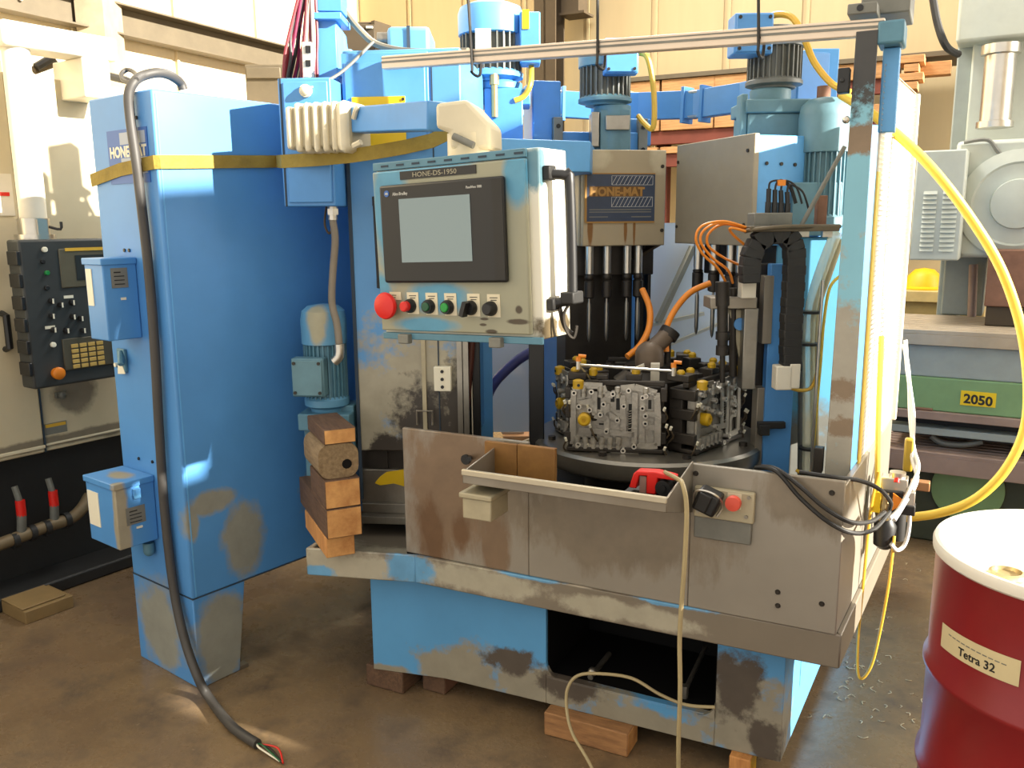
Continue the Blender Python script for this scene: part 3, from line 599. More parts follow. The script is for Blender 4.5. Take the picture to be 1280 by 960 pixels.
# swing boom carrying the panel
bm_=thing('panel_boom','blue swing boom with cream end housing above operator panel','boom arm',W,(-.35,2.75,1.85))
a=(-0.492,2.800,1.915); b_=(-0.192,2.420,1.883)
B().bar((a[0],a[1],a[2]),(b_[0],b_[1],b_[2]),.07,.075).to('boom_tube',mBlue,bm_,bev=.004)
hp=[(-0.188,2.280,1.898),(-0.109,2.280,1.907),(-0.051,2.280,1.846),(-0.050,2.280,1.785),(-0.154,2.280,1.786),(-0.153,2.280,1.827),(-0.188,2.280,1.837)]
B().ext(hp,(0.03,.16,0)).to('end_housing',mCream,bm_,bev=.010)
c0=(-0.108,2.330,1.777)
B().cyl((c0[0],c0[1],c0[2]-.05),(c0[0],c0[1],c0[2]+.05),.055,20).to('swivel_hub',mCream,bm_)
s0=(-0.143,2.270,1.816); s1=(-0.091,2.250,1.791)
B().cyl(s0,s1,.009,10).to('clamp_lever',mIron,bm_)
# pleated boot on the boom
pb=thing('pleated_boot','cream pleated rubber boot around the boom pivot','boot',W,(-.62,2.82,1.8))
e0=Vector((-0.677,2.860,1.894)); e1=Vector((-0.459,2.780,1.891)); d=(e1-e0)
bt=B(); nP=6
for i in range(nP):
    c=e0+d*((i+.5)/ (nP+1.2)); bt.obox(tuple(c),(d.length/(nP+1.2)*.62,.155,.150 if i else .13),(0,0,math.degrees(math.atan2(d.y,d.x))))
ob=bt.to('pleats',mCream,pb,bev=.014)
B().obox(tuple(e0+d*.5),(d.length*.98,.13,.125),(0,0,math.degrees(math.atan2(d.y,d.x)))).to('boot_core',mCreamD,pb,bev=.01)
B().obox(tuple(e0+d*.88),(d.length*.20,.16,.155),(0,0,math.degrees(math.atan2(d.y,d.x)))).to('boot_collar',mCream,pb,bev=.03)
B().tube([tuple(e0+d*.95+Vector((0,-.08,.02))),tuple(e0+d*1.02+Vector((0,-.09,.05))),tuple(e0+d*1.08+Vector((0,-.06,.035)))],.008,6,4).tube([tuple(e0+d*.93+Vector((0,-.08,-.06))),tuple(e0+d*1.05+Vector((0,-.085,-.05)))],.009,6,2).to('tie_end',mCream,pb)

# ---------------------------------------------------------------- index table, fixtures and valve bodies
it=thing('index_table','round steel index table carrying fixtures behind the apron','turntable',T,(0,0,.62))
B().lathe((0,0,.62),[(.22,0),(.22,.16),(.30,.18)],n=48).to('pedestal',mSteelD,it)
B().lathe((0,0,.62),[(.385,.165),(.40,.175),(.405,.19),(.405,.225),(.395,.235),(0,.237)],n=72).to('table_disc',paint('turned_steel',(.58,.56,.52),.3,.8,var=.1,scale=8),it)
for i in range(8):
    a=2*PI*(i+.5)/8; B().cyl((.35*math.cos(a),.35*math.sin(a),.855),(.35*math.cos(a),.35*math.sin(a),.868),.014,6).to('table_bolt',mSteelD,it)
B().lathe((0,0,.857),[(.12,0),(.12,.20),(.08,.23),(.08,.25),(0,.25)],n=24).to('hub_tower',mSteelD,it)
hp=(0.005,-0.050,1.184)
cy=B()
def rot_frame(F,ang,o): 
    f=Fr(0,(0,0,0)); f.m=F.m @ Matrix.Translation(Vector(o)) @ Matrix.Rotation(math.radians(ang),4,'Z'); return f
def valve_body(F,label,seed):
    # aluminium transmission valve body standing on edge, face towards -y; x 0..w, z 0..h
    w,h=.275,.208; rnd=random.Random(seed)
    t=thing('aluminium_casting',label,'casting',F,(w/2,.03,0),'aluminium valve bodies clamped on the index table')
    out=[(0,0,.012),(.06,0,.004),(.12,0,.0),(.17,0,-.012),(.205,0,-.012),(.21,0,.01),(w,0,.016),(w,0,.11),(w-.006,0,.19),(.20,0,h),(.155,0,h-.006),(.13,0,h-.03),(.105,0,h-.024),(.095,0,h),(.03,0,h+.003),(0,0,h-.015)]
    B().ext([(a,.014,c) for a,_,c in out],(0,.03,0)).to('casting_plate',mAlu,t,bev=.003)
    rim=B(); n=len(out)
    for i in range(n):
        a,b=out[i],out[(i+1)%n]; rim.bar((a[0],.004,a[2]),(b[0],.004,b[2]),.020,.006,up=(0,1,0))
    for x0,z0,x1,z1 in ((.07,.19,.07,.11),(.11,.15,.11,.03),(.16,.18,.165,.06),(.2,.19,.2,.02),(.225,.17,.225,.02),(.07,.11,.11,.10),(.11,.12,.155,.09),(.02,.15,.07,.16),(.23,.12,.27,.12),(.23,.08,.27,.075),(.02,.06,.11,.055),(.12,.055,.2,.05),(.03,.1,.03,.07)):
        rim.bar((x0,.006,z0),(x1,.006,z1),.018,.0045,up=(0,1,0))
    rim.to('ribs',mAlu,t)
    for x,z,a,b in ((.082,.150,.014,.042),(.150,.148,.020,.038),(.128,.165,.012,.02),(.188,.10,.016,.10),(.05,.03,.05,.006),(.045,.155,.012,.02),(.248,.15,.010,.03),(.10,.08,.03,.006)): B().box(x-a/2,x+a/2,.0120,.016,z-b/2,z+b/2).to('pocket_shade',mBlackR,t)  # black patches stand in for shade in the casting's hollows
    bosses=[(.004,.185),(.06,.19),(.10,.15),(.13,.185),(.165,.145),(.18,.197),(.225,.175),(.225,.14),(.09,.115),(.02,.140),(.145,.098),(.05,.085),(.11,.06),(.018,.012),(.165,-.003),(.20,.012),(.235,.09),(.235,.115),(.055,.13),(.235,.18)]
    b0=None
    for x,z in bosses:
        if b0 is None:
            b0=B().lathe((x,.016,z),[(.0085,0),(.0085,.024),(.0045,.024),(.0045,.020)],(0,-1,0),12).cyl((x,-.0045,z),(x,-.0035,z),.0046,10,mi=1).to('boss',(mBright,mBlackD),t); p0=(x,z)
        else: mcopy(b0,Matrix.Translation((x-p0[0],0,z-p0[1])),t)
    for k in range(6):
        x=.014+k*.027
        B().lathe((x,.004,.000),[(.0105,0),(.0105,.012),(.0085,.013),(.0085,.018),(.0105,.019),(.0105,.038),(.006,.04)],(0,0,1),14).to('valve_bore',mAlu,t)
    for x in (.035,.09,.145,.235): B().lathe((x,.004,.172),[(.010,0),(.010,.012),(.008,.013),(.008,.018),(.010,.019),(.010,.034),(.005,.036)],(0,0,1),14).to('valve_bore',mAlu,t)
    sp=[(.185+.007*math.cos(a),.010+.007*math.sin(a),.055+.075*a/(2*PI*9)) for a in [2*PI*9*i/108 for i in range(109)]]
    B().tube(sp,.0016,5,1).to('valve_spring',mSteelM,t)
    B().lathe((.038,.016,.098),[(.021,0),(.021,.03),(.015,.036),(.007,.036),(.007,.03),(0,.03)],(0,-1,0),20).to('yellow_plug',mYelP,t,label='round yellow plug')
    B().lathe((.017,.0,.200),[(.018,0),(.018,.026),(.008,.030),(0,.03)],(0,0,1),14).cyl((.020,-.019,.213),(.020,-.017,.213),.005,10,mi=1).to('yellow_plug',(mYelP,mBlack),t,label='yellow corner clamp')
    return t
q0=(-0.235,-0.285,0.867)
VF=rot_frame(T,0,(q0[0],-.285,.868))
valve_body(VF,'aluminium valve body with yellow plug facing the operator, front of table',1)
VR=rot_frame(T,58,(.169,-.268,.868))
valve_body(VR,'sunlit aluminium valve body on the right side of table',2)
VL=rot_frame(T,-62,(-.317,-.013,.868))
valve_body(VL,'shaded valve body on the left side of table, half hidden',3)
VB=rot_frame(T,180,(.14,.29,.868))
VC=rot_frame(T,119,(.316,.023,.868))
valve_body(VC,'valve body at the far right of table beyond the sunlit one',5)
valve_body(VB,'valve body at the back of table under the centre head',4)
def fixture(F,label,x0,x1):
    t=thing('clamping_fixture',label,'fixture',F,((x0+x1)/2,.08,-.012),'clamping fixtures on the index table'); w=x1-x0; z=-.010
    B().box(x0-.02,x1+.02,.05,.10,z,.20).box(x0-.02,x1+.02,-.005,.12,z,.004).to('back_plate',mSteelD,t,bev=.003)
    for za,zb in ((.02,.055),(.10,.135),(.165,.20)): B().box(x0-.026,x0-.006,.0,.09,za,zb).to('left_clamp',mSteelD,t,bev=.003)
    for za,zb in ((.02,.06),(.09,.12),(.16,.205)): B().box(x1+.006,x1+.028,.004,.09,za,zb).to('right_clamp',mSteelD,t,bev=.003)
    B().box(x0-.02,x1+.02,.03,.05,.205,.222).box(x0-.02,x0+.04,.03,.11,.222,.245).box(x0+.07,x0+.11,.05,.1,.2,.235).box(x0+.17,x0+.22,.05,.1,.2,.24).to('top_clamp',mSteelD,t,bev=.003)
    for x,z,dx in ((x0-.024,.155,-.01),(x0-.010,.155,0),(x0-.02,.03,-.01),(x1+.018,.14,.012),(x1+.026,.085,.01),(x1+.040,.078,.01),(x1+.022,.01,.010)):
        s=B().cyl((x,-.008,z-.005),(x+dx*.3,-.012,z+.006),.0045,8).to('sensor_tip',mWhiteP,t,label='white sensor tip')
        B().tube([(x,-.006,z-.005),(x+dx,.0,z-.03),(x-dx*.6,.02,z-.055)],.003,6,4).to('sensor_lead',mGirtB,s)
    for x in (x0,x0+.06,x0+.20): B().lathe((x,.07,.232),[(.014,0),(.014,.02),(.008,.026),(0,.026)],n=10).to('yellow_clamp',mYelP,t)
    return t
fixture(VF,'dark clamping fixture behind the front valve body',.0,.275)
fixture(VR,'dark clamping fixture behind the sunlit right valve body',.0,.275)
fixture(VL,'dark clamping fixture on the left of the table',.0,.275)
fixture(VB,'dark clamping fixture at the back of the table',.0,.275)
fixture(VC,'dark clamping fixture at the far right of the table',.0,.275)
# brass coolant rail above the front fixture, hub elbow and orange hoses
cr=thing('coolant_rail','thin pale coolant rail with brass fittings above front valve body','rail',T,(-0.073,-0.240,1.130))
a=(-0.222,-0.240,1.138); c=(0.086,-0.240,1.123)
B().cyl(a,c,.0045,8).to('rail_tube',mSteelB,cr)
for p,s_ in ((a,1),(c,1)):
    p=Vector(p); B().cyl(p+Vector((0,0,-.015)),p+Vector((0,0,.012)),.008,8).to('rail_block',mSteelB,cr)
    B().cyl(p+Vector((0,0,.012)),p+Vector((0,0,.026)),.009,8).cyl(p+Vector((0,0,.03)),p+Vector((.025,0,.028)),.006,8).to('brass_fitting',mOrg,cr,label='orange push fitting')
B().tube([a,(-0.192,-0.220,1.098),(-0.180,-0.200,1.062)],.003,6,4).to('drip_tube',mTan,cr)
he=thing('swivel_elbow','brown hose elbow assembly on the hub of the index table','pipe elbow',T,(0.015,-0.020,1.067))
p=(0.005,-0.030,1.153); p2=(0.067,0.020,1.209)
B().lathe(p,[(.05,-.06),(.05,-.0),(.04,.02),(.02,.035),(0,.035)],n=20).cyl((p[0],p[1],p[2]),p2,.030,16).to('elbow_body',paint('elbow_brown',(.40,.34,.28),.5,.2),he)
B().cyl((p2[0],p2[1],p2[2]-.13),p2,.012,12).cyl((p2[0]-.005,p2[1],p2[2]-.01),(p2[0]+.01,p2[1]+.01,p2[2]+.014),.036,14).to('clamp_collar',mSteelD,he)
q=(-0.009,-0.120,1.125)
B().ext([(-0.056,-0.150,1.110),(-0.011,-0.150,1.130),(-0.008,-0.150,1.114),(-0.050,-0.150,1.088)],(0,.02,0)).box(q[0]+.02,q[0]+.05,-.12,-.08,.95,q[2]).to('white_guide',mWhite,he,label='white guide block')
oh=B().tube([(-0.030,0.220,1.350),(-0.001,0.160,1.287),(-0.001,0.100,1.221),(-0.030,0.040,1.165),(-0.073,-0.000,1.130)],.012,10,6).one('orange_hose',mOrg,T,(-0.073,-0.000,1.130),'thick orange hose curving down beside the centre spindles to the hub','hose')
oh=B().tube([(0.210,0.100,1.383),(0.139,0.080,1.350),(0.085,0.050,1.285),(0.058,0.020,1.217),(0.063,0.000,1.150)],.011,10,6).one('orange_hose',mOrg,T,(0.063,0.000,1.150),'orange hose rising right from the hub towards the right spindles','hose')

# ---------------------------------------------------------------- honing heads
def spindles(F,t,xs,yy,ztop,zt1,zt2,zend,rr):
    for i,x in enumerate(xs):
        s=B().cyl((x,yy,zt1),(x,yy,ztop+.02),rr,16).to('spindle',mSteelB,t)
        B().lathe((x,yy,zt2),[(rr*.8,-.02),(rr*1.25,-.015),(rr*1.25,.045),(rr*.9,.05),(rr*1.15,.056),(rr*1.15,zt1-zt2-.01),(rr*.9,zt1-zt2)],n=16).to('spindle_chuck',mSteelD,s)
        B().lathe((x,yy,zend),[(.001,-.008),(.005,0),(.008,.02),(.008,.14),(.005,.15),(.005,zt2-zend)],n=10).to('honing_tool',mSteelM,s)
uw=0.329; uz0=1.508; uz1=1.863
u=thing('honing_unit','centre honing head with navy hatched sign plate on its steel cover','honing unit',U,(.18,.2,1.3))
cv=B().box(0,uw,0,.03,uz0,uz1).box(-.005,uw+.005,.03,.34,uz0+.0,uz1-.004).to('front_cover',worn('head_cover',(.66,.61,.51),[((.74,.70,.60),[((.05,0,uz1-.03),(.07,.2,.05)),((uw-.02,0,uz1-.02),(.05,.2,.08))]),((.50,.35,.18),[((.03,0,1.57),(.012,.2,.09)),((.17,0,1.57),(.008,.2,.07)),((.205,0,1.57),(.006,.2,.08))])],base=(.18,.2,1.3),rough=.45,metal=.3,nscale=8,namp=.4),u,bev=.004)
for p in ((-0.023,-0.000,1.807),(0.313,0.000,1.803),(0.316,-0.000,1.565)): B().cyl((p[0],0,p[2]),(p[0],-.005,p[2]),.007,8).to('screw',mSteelD,cv)
n0=(0.011,-0.003,1.597); n1=(0.284,-0.003,1.776)
sx0,sx1,sz0,sz1=n0[0],n1[0],n0[2],n1[2]; sw,sh=sx1-sx0,sz1-sz0
sg=B().box(sx0,sx1,-.004,0,sz0,sz1).to('sign_plate',mNavy,u,label='navy maker sign with hatched bands')
B().box(sx0-.004,sx0+.004,-.005,0,sz0,sz1).box(sx0,sx1,-.005,0,sz0-.003,sz0+.003).box(sx0,sx1,-.005,0,sz1-.002,sz1+.002).to('sign_edge',mGoldInk,sg)
B().box(sx0+sw*.05,sx0+sw*.82,-.005,-.004,sz0+sh*.53,sz0+sh*.74).to('name_band',paint('tarnished_gold',(.46,.33,.17),.5,.3,var=.2,scale=30),sg)
text('lettering','HONE-MAT',sh*.175,(sx0+sw*.06,-.0053,sz0+sh*.548),(1,0,0),(0,0,1),sg,flat('letter_gold',(.62,.47,.25),.5,.3),bold=.002,sx=.95)
ht=B()
for zz0,zz1 in ((.77,.955),(.32,.52)):
    xa,xb,za_,zb_2=sx0+sw*.37,sx0+sw*.965,sz0+sh*zz0,sz0+sh*zz1
    for p,q_ in (((xa,za_),(xb,za_)),((xb,za_),(xb,zb_2)),((xb,zb_2),(xa,zb_2)),((xa,zb_2),(xa,za_))): ht.bar((p[0],-.0045,p[1]),(q_[0],-.0045,q_[1]),.001,.0015,up=(0,1,0))
    for i in range(10):
        x=xa+(xb-xa)*(i/10.5); ht.bar((x,-.0045,za_),(x+(xb-xa)*.12,-.0045,zb_2),.001,.0022,up=(0,1,0))
ht.to('hatching',mSilverInk,sg)
pl_=B()
for k,zz in enumerate((.25,.20,.10)):
    if k<2: pl_.box(sx0+sw*.05,sx0+sw*.95,-.0046,-.004,sz0+sh*zz,sz0+sh*zz+.004)
    else: pl_.box(sx0+sw*.05,sx0+sw*.32,-.0046,-.004,sz0+sh*zz,sz0+sh*zz+.004).box(sx0+sw*.66,sx0+sw*.95,-.0046,-.004,sz0+sh*zz,sz0+sh*zz+.004)
pl_.to('print_line',mGreyInk,sg)
xs=[0.047,0.118,0.200,0.246]
spindles(U,u,xs,.06,uz0,1.401,1.326,1.143,.016)
B().box(.0,uw+.0,.11,.30,1.39,uz0).box(-.02,.26,.16,.30,.62,1.42).box(.27,.30,.13,.16,.9,1.42).box(.31,.325,.12,.20,.62,1.40).to('head_slide',mSteelD,u,bev=.004)
B().ext([(uw,.03,uz0),(uw,.3,uz0),(uw-.08,.3,uz0-.06),(uw-.08,.1,uz0-.06)],(-.02,0,0)).to('cover_skirt',mGirtB,u)
B().box(.0,uw+.02,.36,.62,.62,uz1+.10).box(.28,.42,.4,.7,uz1+.05,uz1+.16).box(-.10,.02,.38,.55,uz1,uz1+.30).to('head_column',mBlue,u,bev=.006)
B().box(-.02,.02,.35,.38,uz1-.0,uz1+.155).to('steel_gib',mIron,u,bev=.002); B().box(.345,.385,.35,.38,uz1-.0,uz1+.155).to('steel_gib',mIron,u,bev=.002)
for x in (0,.365):
    for z in (.03,.12): B().cyl((x,.35,uz1+z),(x,.346,uz1+z),.009,10).to('gib_hole',mBlack,u)
p=(0.152,0.400,1.924)
# gearbox and motor of the centre head
gq=(0.413,3.620,1.977)
g=thing('gearbox','grey gearbox with steel plate under the middle top motor','gearbox',W,(gq[0],3.62,uz1+.01))
gz0=uz1+.01; gz1=2.055
B().box(gq[0]-.055,gq[0]+.065,3.55,3.70,gz0,gz1-.02).cyl((gq[0],3.62,gz0),(gq[0],3.62,gz1),.075,20).to('gear_housing',mTeal,g,bev=.004)
B().box(gq[0]-.035,gq[0]+.06,3.53,3.56,gz1-.10,gz1-.045).box(gq[0]-.09,gq[0]-.06,3.54,3.66,gz0+.02,gz1-.03).to('cover_plate',mSteelM,g,bev=.002)
mMotD=paint('dirty_motor_grey',(.42,.43,.41),.5,.1,var=.18,scale=10)
q=(0.383,3.620,2.055)
motor('spindle_motor','grey finned motor with blue box above the sign plate head',W,(q[0],3.62,q[2]),.105,2.278-q[2],mTeal,mMotD,((.045,-.125,.165),(.13,.07,.13)),mBlue,group='upright motors on the honing machine')
# right honing head
vw=0.485; vz0=1.516; vz1=1.878; vy=0.207
v=thing('honing_unit','right honing head with plain dull steel cover and light blue side','honing unit',V,(.2,.2,1.3))
B().box(0,vw,0,.02,vz0,vz1).to('front_cover',paint('dull_cover',(.60,.56,.48),.5,.3,var=.1,scale=4),v,bev=.003)
sd_=B().box(.01,vw-.006,.02,vy,vz0,vz1-.004).to('head_housing',mBlueL,v,bev=.004)
for p in ((0.440,0.053,1.783),(0.440,0.111,1.782),(0.440,0.165,1.780)): B().cyl((vw-.006,p[1],p[2]),(vw-.001,p[1],p[2]),.006,8).to('screw',mSteelD,sd_)
for p in ((0.013,-0.000,1.816),(0.451,-0.000,1.825),(0.014,-0.000,1.579),(0.445,0.000,1.585)): B().cyl((p[0],0,p[2]),(p[0],-.004,p[2]),.006,8).to('screw',mSteelD,v)
xs=[0.059,0.168,0.275,0.333]
spindles(V,v,xs,.07,vz0,1.419,1.360,1.176,.017)
B().box(.02,vw-.02,.12,.32,1.40,vz0).box(.1,.36,.22,.36,.62,1.42).to('head_slide',mSteelD,v,bev=.004)
B().box(.04,.40,.34,.6,.62,vz1+.05).box(.1,.22,.36,.5,vz1,vz1+.32).to('head_column',mBlue,v,bev=.006)
q=(0.885,3.050,1.895)
q=(0.911,3.150,1.902)
g=thing('gearbox','grey stepped gearbox on top of the right honing head','gearbox',W,(q[0],3.15,q[2]-.0))
gz1=2.047
B().box(q[0]-.10,q[0]+.10,3.05,3.25,q[2]-.04,q[2]+.055).box(q[0]-.11,q[0]+.11,3.04,3.26,q[2]+.055,q[2]+.10).cyl((q[0],3.15,q[2]+.1),(q[0],3.15,gz1),.07,20).box(q[0]-.125,q[0]-.10,3.06,3.12,q[2]-.06,q[2]+.12).to('gear_housing',mTeal,g,bev=.005)
q2=(0.921,3.150,2.047)
motor('spindle_motor','finned motor with blue box at its left above right head',W,(q2[0],3.15,gz1),.095,2.253-gz1,mMotD,mMotD,((-.105,-.06,.165),(.13,.10,.13)),mBlue,group='upright motors on the honing machine')
# left rear head motor
q=(-0.078,3.600,1.954)
g=thing('gearbox','blue gearbox below the large left top motor','gearbox',W,(q[0]+.03,3.6,q[2]-.05))
gz1=2.142
B().box(q[0]-.02,q[0]+.13,3.5,3.7,q[2]-.10,gz1-.03).box(q[0]-.08,q[0]+.16,3.52,3.68,gz1-.09,gz1-.03).cyl((q[0]+.03,3.6,gz1-.03),(q[0]+.03,3.6,gz1),.10,20).to('gear_housing',mBlue,g,bev=.005)
B().cyl((q[0]+.02,3.49,gz1-.14),(q[0]+.02,3.49,gz1+.0),.013,10).cyl((q[0]+.02,3.49,gz1-.02),(q[0]+.02,3.49,gz1+.02),.018,8).to('oil_glass',paint('brass',(.72,.62,.42),.35,.7),g)
ml=motor('spindle_motor','large motor with domed light blue cowl and white plate, top left',W,(-0.072,3.6,gz1),.125,2.441-gz1,mBlueL,mMotD,None,None,group='upright motors on the honing machine',cowl=.40)
q=(-0.068,3.470,2.253)
B().box(q[0]-.06,q[0]+.0,3.468,3.474,q[2]-.03,q[2]+.07).to('rating_plate',mWhiteP,ml,label='white rating plate')
q=(0.086,3.550,2.296); bx=B().box(q[0]-.045,q[0]+.035,3.50,3.60,2.202,2.390).to('terminal_box',mBlue,ml,bev=.006)
B().box(q[0]-.035,q[0]-.008,3.495,3.50,q[2]+.03,q[2]+.10).to('yellow_label',mYelT,bx)
B().box(q[0]-.09,q[0]-.03,3.54,3.58,q[2]-.02,q[2]+.04).to('box_neck',mBlue,ml)
yc=[([(0.086,3.550,2.199),(0.081,3.500,2.125),(0.056,3.500,2.081),(0.019,3.500,2.064)],'short yellow cable from the large left motor box'),
([(0.495,3.550,2.246),(0.528,3.500,2.225),(0.551,3.500,2.151),(0.563,3.500,2.047),(0.559,3.500,1.957),(0.535,3.550,1.978),(0.516,3.600,2.014)],'yellow cable looping down right of the middle motor'),
([(0.869,3.120,2.267),(0.904,3.100,2.283),(0.943,3.050,2.262),(0.967,3.000,2.194),(1.008,3.000,2.111),(1.053,2.950,2.035),(1.093,2.900,2.002)],'yellow cable arching over right motor to the guard post'),
([(-0.191,3.500,2.148),(-0.157,3.500,2.124),(-0.123,3.500,2.101)],'short yellow cable stub left of the large motor')]
for pts,lb in yc: B().tube(pts,.011,8,6).one('yellow_cable',mYelC,W,pts[0],lb,'cable')
# small blue ducts on top of the head columns: upper frame slab
B().prism([(-0.068,3.0),(0.284,3.15),(0.284+.05,3.5),(-0.068-.1,3.6)],1.832-.06,1.879).one('frame_slab',mBlueL,W,(.1,3.2,1.85),'light blue frame slab with pale top behind the operator panel','machine frame',bev=.004)
# curved blue service ring with flanges
rg=thing('service_ring','curved blue box channel ring linking the honing heads','duct ring',W,(.6,4.0,2.05))
ringp=[(0.011,4.000,2.123),(0.193,4.100,2.128),(0.375,4.100,2.116),(0.580,4.000,2.101),(0.797,3.850,2.087),(0.949,3.650,2.088),(1.019,3.400,2.082)]
for i in range(len(ringp)-1):
    a,b_=Vector(ringp[i]),Vector(ringp[i+1])
    c=B().bar(a,b_,.05,.115).to('channel_segment',mBlue,rg,bev=.003)
for i in (1,4):
    a,d=Vector(ringp[i]),(Vector(ringp[i+1])-Vector(ringp[i-1])).normalized()
    for s_ in (-.045,.045): B().bar(a+d*(s_-.008),a+d*(s_+.008),.08,.15).to('flange',mBlue,rg,bev=.002)
    for z in (-.05,.05): B().cyl(a-d*.065+Vector((0,-.03,z)),a+d*.065+Vector((0,-.03,z)),.008,6).to('flange_bolt',mSteelB,rg)
q=(0.144,4.050,2.184)
B().lathe((q[0],4.05,q[2]-.06),[(.05,0),(.05,.05),(.04,.065),(0,.07)],n=16).one('round_cap',mPaleG,W,(q[0],4.05,q[2]-.06),'pale green round cap behind the service ring','cap')
q=(0.659,4.300,2.076)
B().ext([(0.564,4.300,2.216),(0.645,4.300,2.186),(0.662,4.3,0),(0.569,4.3,0)],(0,.1,0)).one('pale_green_plate',mPaleG,W,(0.662,4.3,0),'pale green upright plate behind the middle motor cable','plate')
q0=(1.190,3.650,1.952); q1=(1.327,3.650,2.275)
B().box(q0[0],q1[0],3.65,3.85,0,q1[2]).one('blue_column',mBlueL,W,((q0[0]+q1[0])/2,3.75,0),'light blue upright column behind the right station motor','machine column',bev=.005)

# ---------------------------------------------------------------- right loading station
ls=thing('loading_station','right station with black cable chain, grey arm and blue rail','loader',W,(0.910,2.8,.62))
B().slab((0.899,2.950,1.542),(1.157,2.950,0.572),.10).to('back_column',worn('back_column_paint',(.33,.60,.74),[((.42,.42,.40),[((1.013,2.95,0.780),(.25,.2,.22))])],base=(0.910,2.8,.62),nscale=5),ls,bev=.004)
B().slab((0.831,2.780,1.462),(0.923,2.780,0.745),.04).to('blue_rail',mBlue,ls,bev=.003)
B().slab((0.809,2.770,1.425),(0.840,2.770,1.206),.05).slab((0.808,2.790,1.057),(0.866,2.790,0.714),.06).to('steel_rail',mSteel,ls,bev=.002)
B().slab((0.791,2.840,1.460),(0.867,2.840,1.055),.06).to('dark_slide',mSteelD,ls,bev=.003)
rb=B()
for z in (452,470): pass
B().slab((0.807,2.760,0.948),(0.897,2.760,0.926),.02).slab((0.810,2.750,0.940),(0.843,2.750,0.905),.03).to('dark_bracket',mBlackR,ls,bev=.002)
B().slab((0.631,2.740,1.360),(0.780,2.740,1.323),.10).to('arm_plate',mSteel,ls,bev=.003)
B().slab((0.741,2.740,1.324),(0.786,2.740,1.062),.06).to('arm_upright',mSteelM,ls,bev=.003)
B().ext([(0.701,2.780,1.317),(0.755,2.780,1.317),(0.764,2.780,1.100),(0.743,2.780,1.153)],(0,.02,0)).to('gusset_plate',mCreamD,ls,bev=.002)
q=(0.737,2.775,1.271); B().lathe(q,[(.001,0),(.02,0),(.02,.006),(0,.006)],(0,-1,0),20).to('blue_oval',mBlue,ls)
t0=(0.667,2.740,1.410); t1=(0.670,2.740,1.334); t2=(0.675,2.740,1.206); t3=(0.679,2.740,1.086)
B().cyl(t1,t0,.022,14).cyl(t2,t1,.017,14).cyl((t2[0],t2[1],t2[2]+.02),(t2[0],t2[1],t2[2]+.045),.023,14).cyl((t2[0],t2[1],t2[2]-.03),t2,.021,14).cyl(t3,t2,.009,10).to('gauging_spindle',mSteelD,ls)
u0=(0.714,2.790,1.386); u1=(0.725,2.790,1.098); B().cyl(u1,u0,.013,12).to('guide_rod',mSteelD,ls)
B().slab((0.724,2.720,1.429),(0.770,2.720,1.358),.05).to('white_block',mWhite,ls,bev=.003,label='white plastic block')
B().slab((0.748,2.700,1.622),(0.866,2.700,1.578),.08).to('valve_manifold',mIron,ls,bev=.003)
for px in (960,968,976,984):
    pass
for p,pt,pe in (((0.798,2.730,1.622),(0.798,2.730,1.695),(0.834,2.740,1.719)),((0.818,2.730,1.622),(0.817,2.730,1.692),(0.839,2.740,1.721)),((0.838,2.730,1.622),(0.835,2.730,1.690),(0.856,2.740,1.719)),((0.858,2.730,1.622),(0.855,2.730,1.685),(0.877,2.740,1.704))):
    c=B().cyl(p,(p[0],p[1],(p[2]*.55+pt[2]*.45)),.0095,10).cyl((p[0],p[1],(p[2]*.55+pt[2]*.45)),pt,.0075,10).to('connector',mBlack,ls)
    B().tube([pt,(pt[0]+.004,pt[1],pt[2]+.02),pe,(pe[0]+.03,pe[1],pe[2]-.02),(pe[0]+.05,pe[1],pe[2]-.07)],.0032,6,6).to('connector_lead',mBlackR,c)
q=(0.833,2.720,1.713); B().box(q[0]-.01,q[0]+.01,2.71,2.73,q[2]-.01,q[2]+.008).to('orange_tag',mOrg,ls)
# cable chain: link after link along an inverted U
cpath=[(0.739,2.690,1.413),(0.737,2.690,1.479),(0.754,2.690,1.530),(0.795,2.690,1.557),(0.844,2.690,1.556),(0.870,2.690,1.525),(0.875,2.690,1.466),(0.875,2.690,1.380),(0.874,2.690,1.292),(0.876,2.690,1.204),(0.880,2.690,1.135)]
cps=[Vector(p) for p in cpath]; Lc=[0]
for i in range(1,len(cps)): Lc.append(Lc[-1]+(cps[i]-cps[i-1]).length)
def along(s_):
    for i in range(1,len(cps)):
        if s_<=Lc[i]: return cps[i-1].lerp(cps[i],(s_-Lc[i-1])/(Lc[i]-Lc[i-1]))
    return cps[-1]
nl=26
chain=B().bar(along(.001),along(Lc[-1]*.02),.01,.01).to('chain_core',mBlackR,ls)
for i in range(nl):
    a,b_=along(Lc[-1]*i/nl),along(Lc[-1]*(i+.93)/nl); w=.062
    d=(b_-a).normalized(); up=Vector((0,1,0)).cross(d)
    B().bar(a-d*.004,b_+d*.004,.055,.060 if i%2 else .056,up=up).to('chain_link',mBlackR,chain,bev=.004)
B().slab((0.827,2.660,1.151),(0.878,2.660,1.074),.05).slab((0.869,2.660,1.158),(0.903,2.660,1.079),.06).to('chain_end_plate',mWhite,ls,bev=.004,label='white chain end plate')
B().tube([(0.721,2.700,1.567),(0.741,2.660,1.572),(0.810,2.640,1.579),(0.901,2.660,1.580),(1.013,2.700,1.579)],.007,8,6).slab((0.727,2.660,1.582),(0.999,2.660,1.565),.10).to('top_plate',mGirt,ls,bev=.002)
for p in ((0.964,2.720,1.616),(0.931,2.800,1.674)): pass
B().slab((0.955,2.740,1.674),(0.986,2.740,1.581),.03).to('pin_block',mRust,ls,bev=.003)
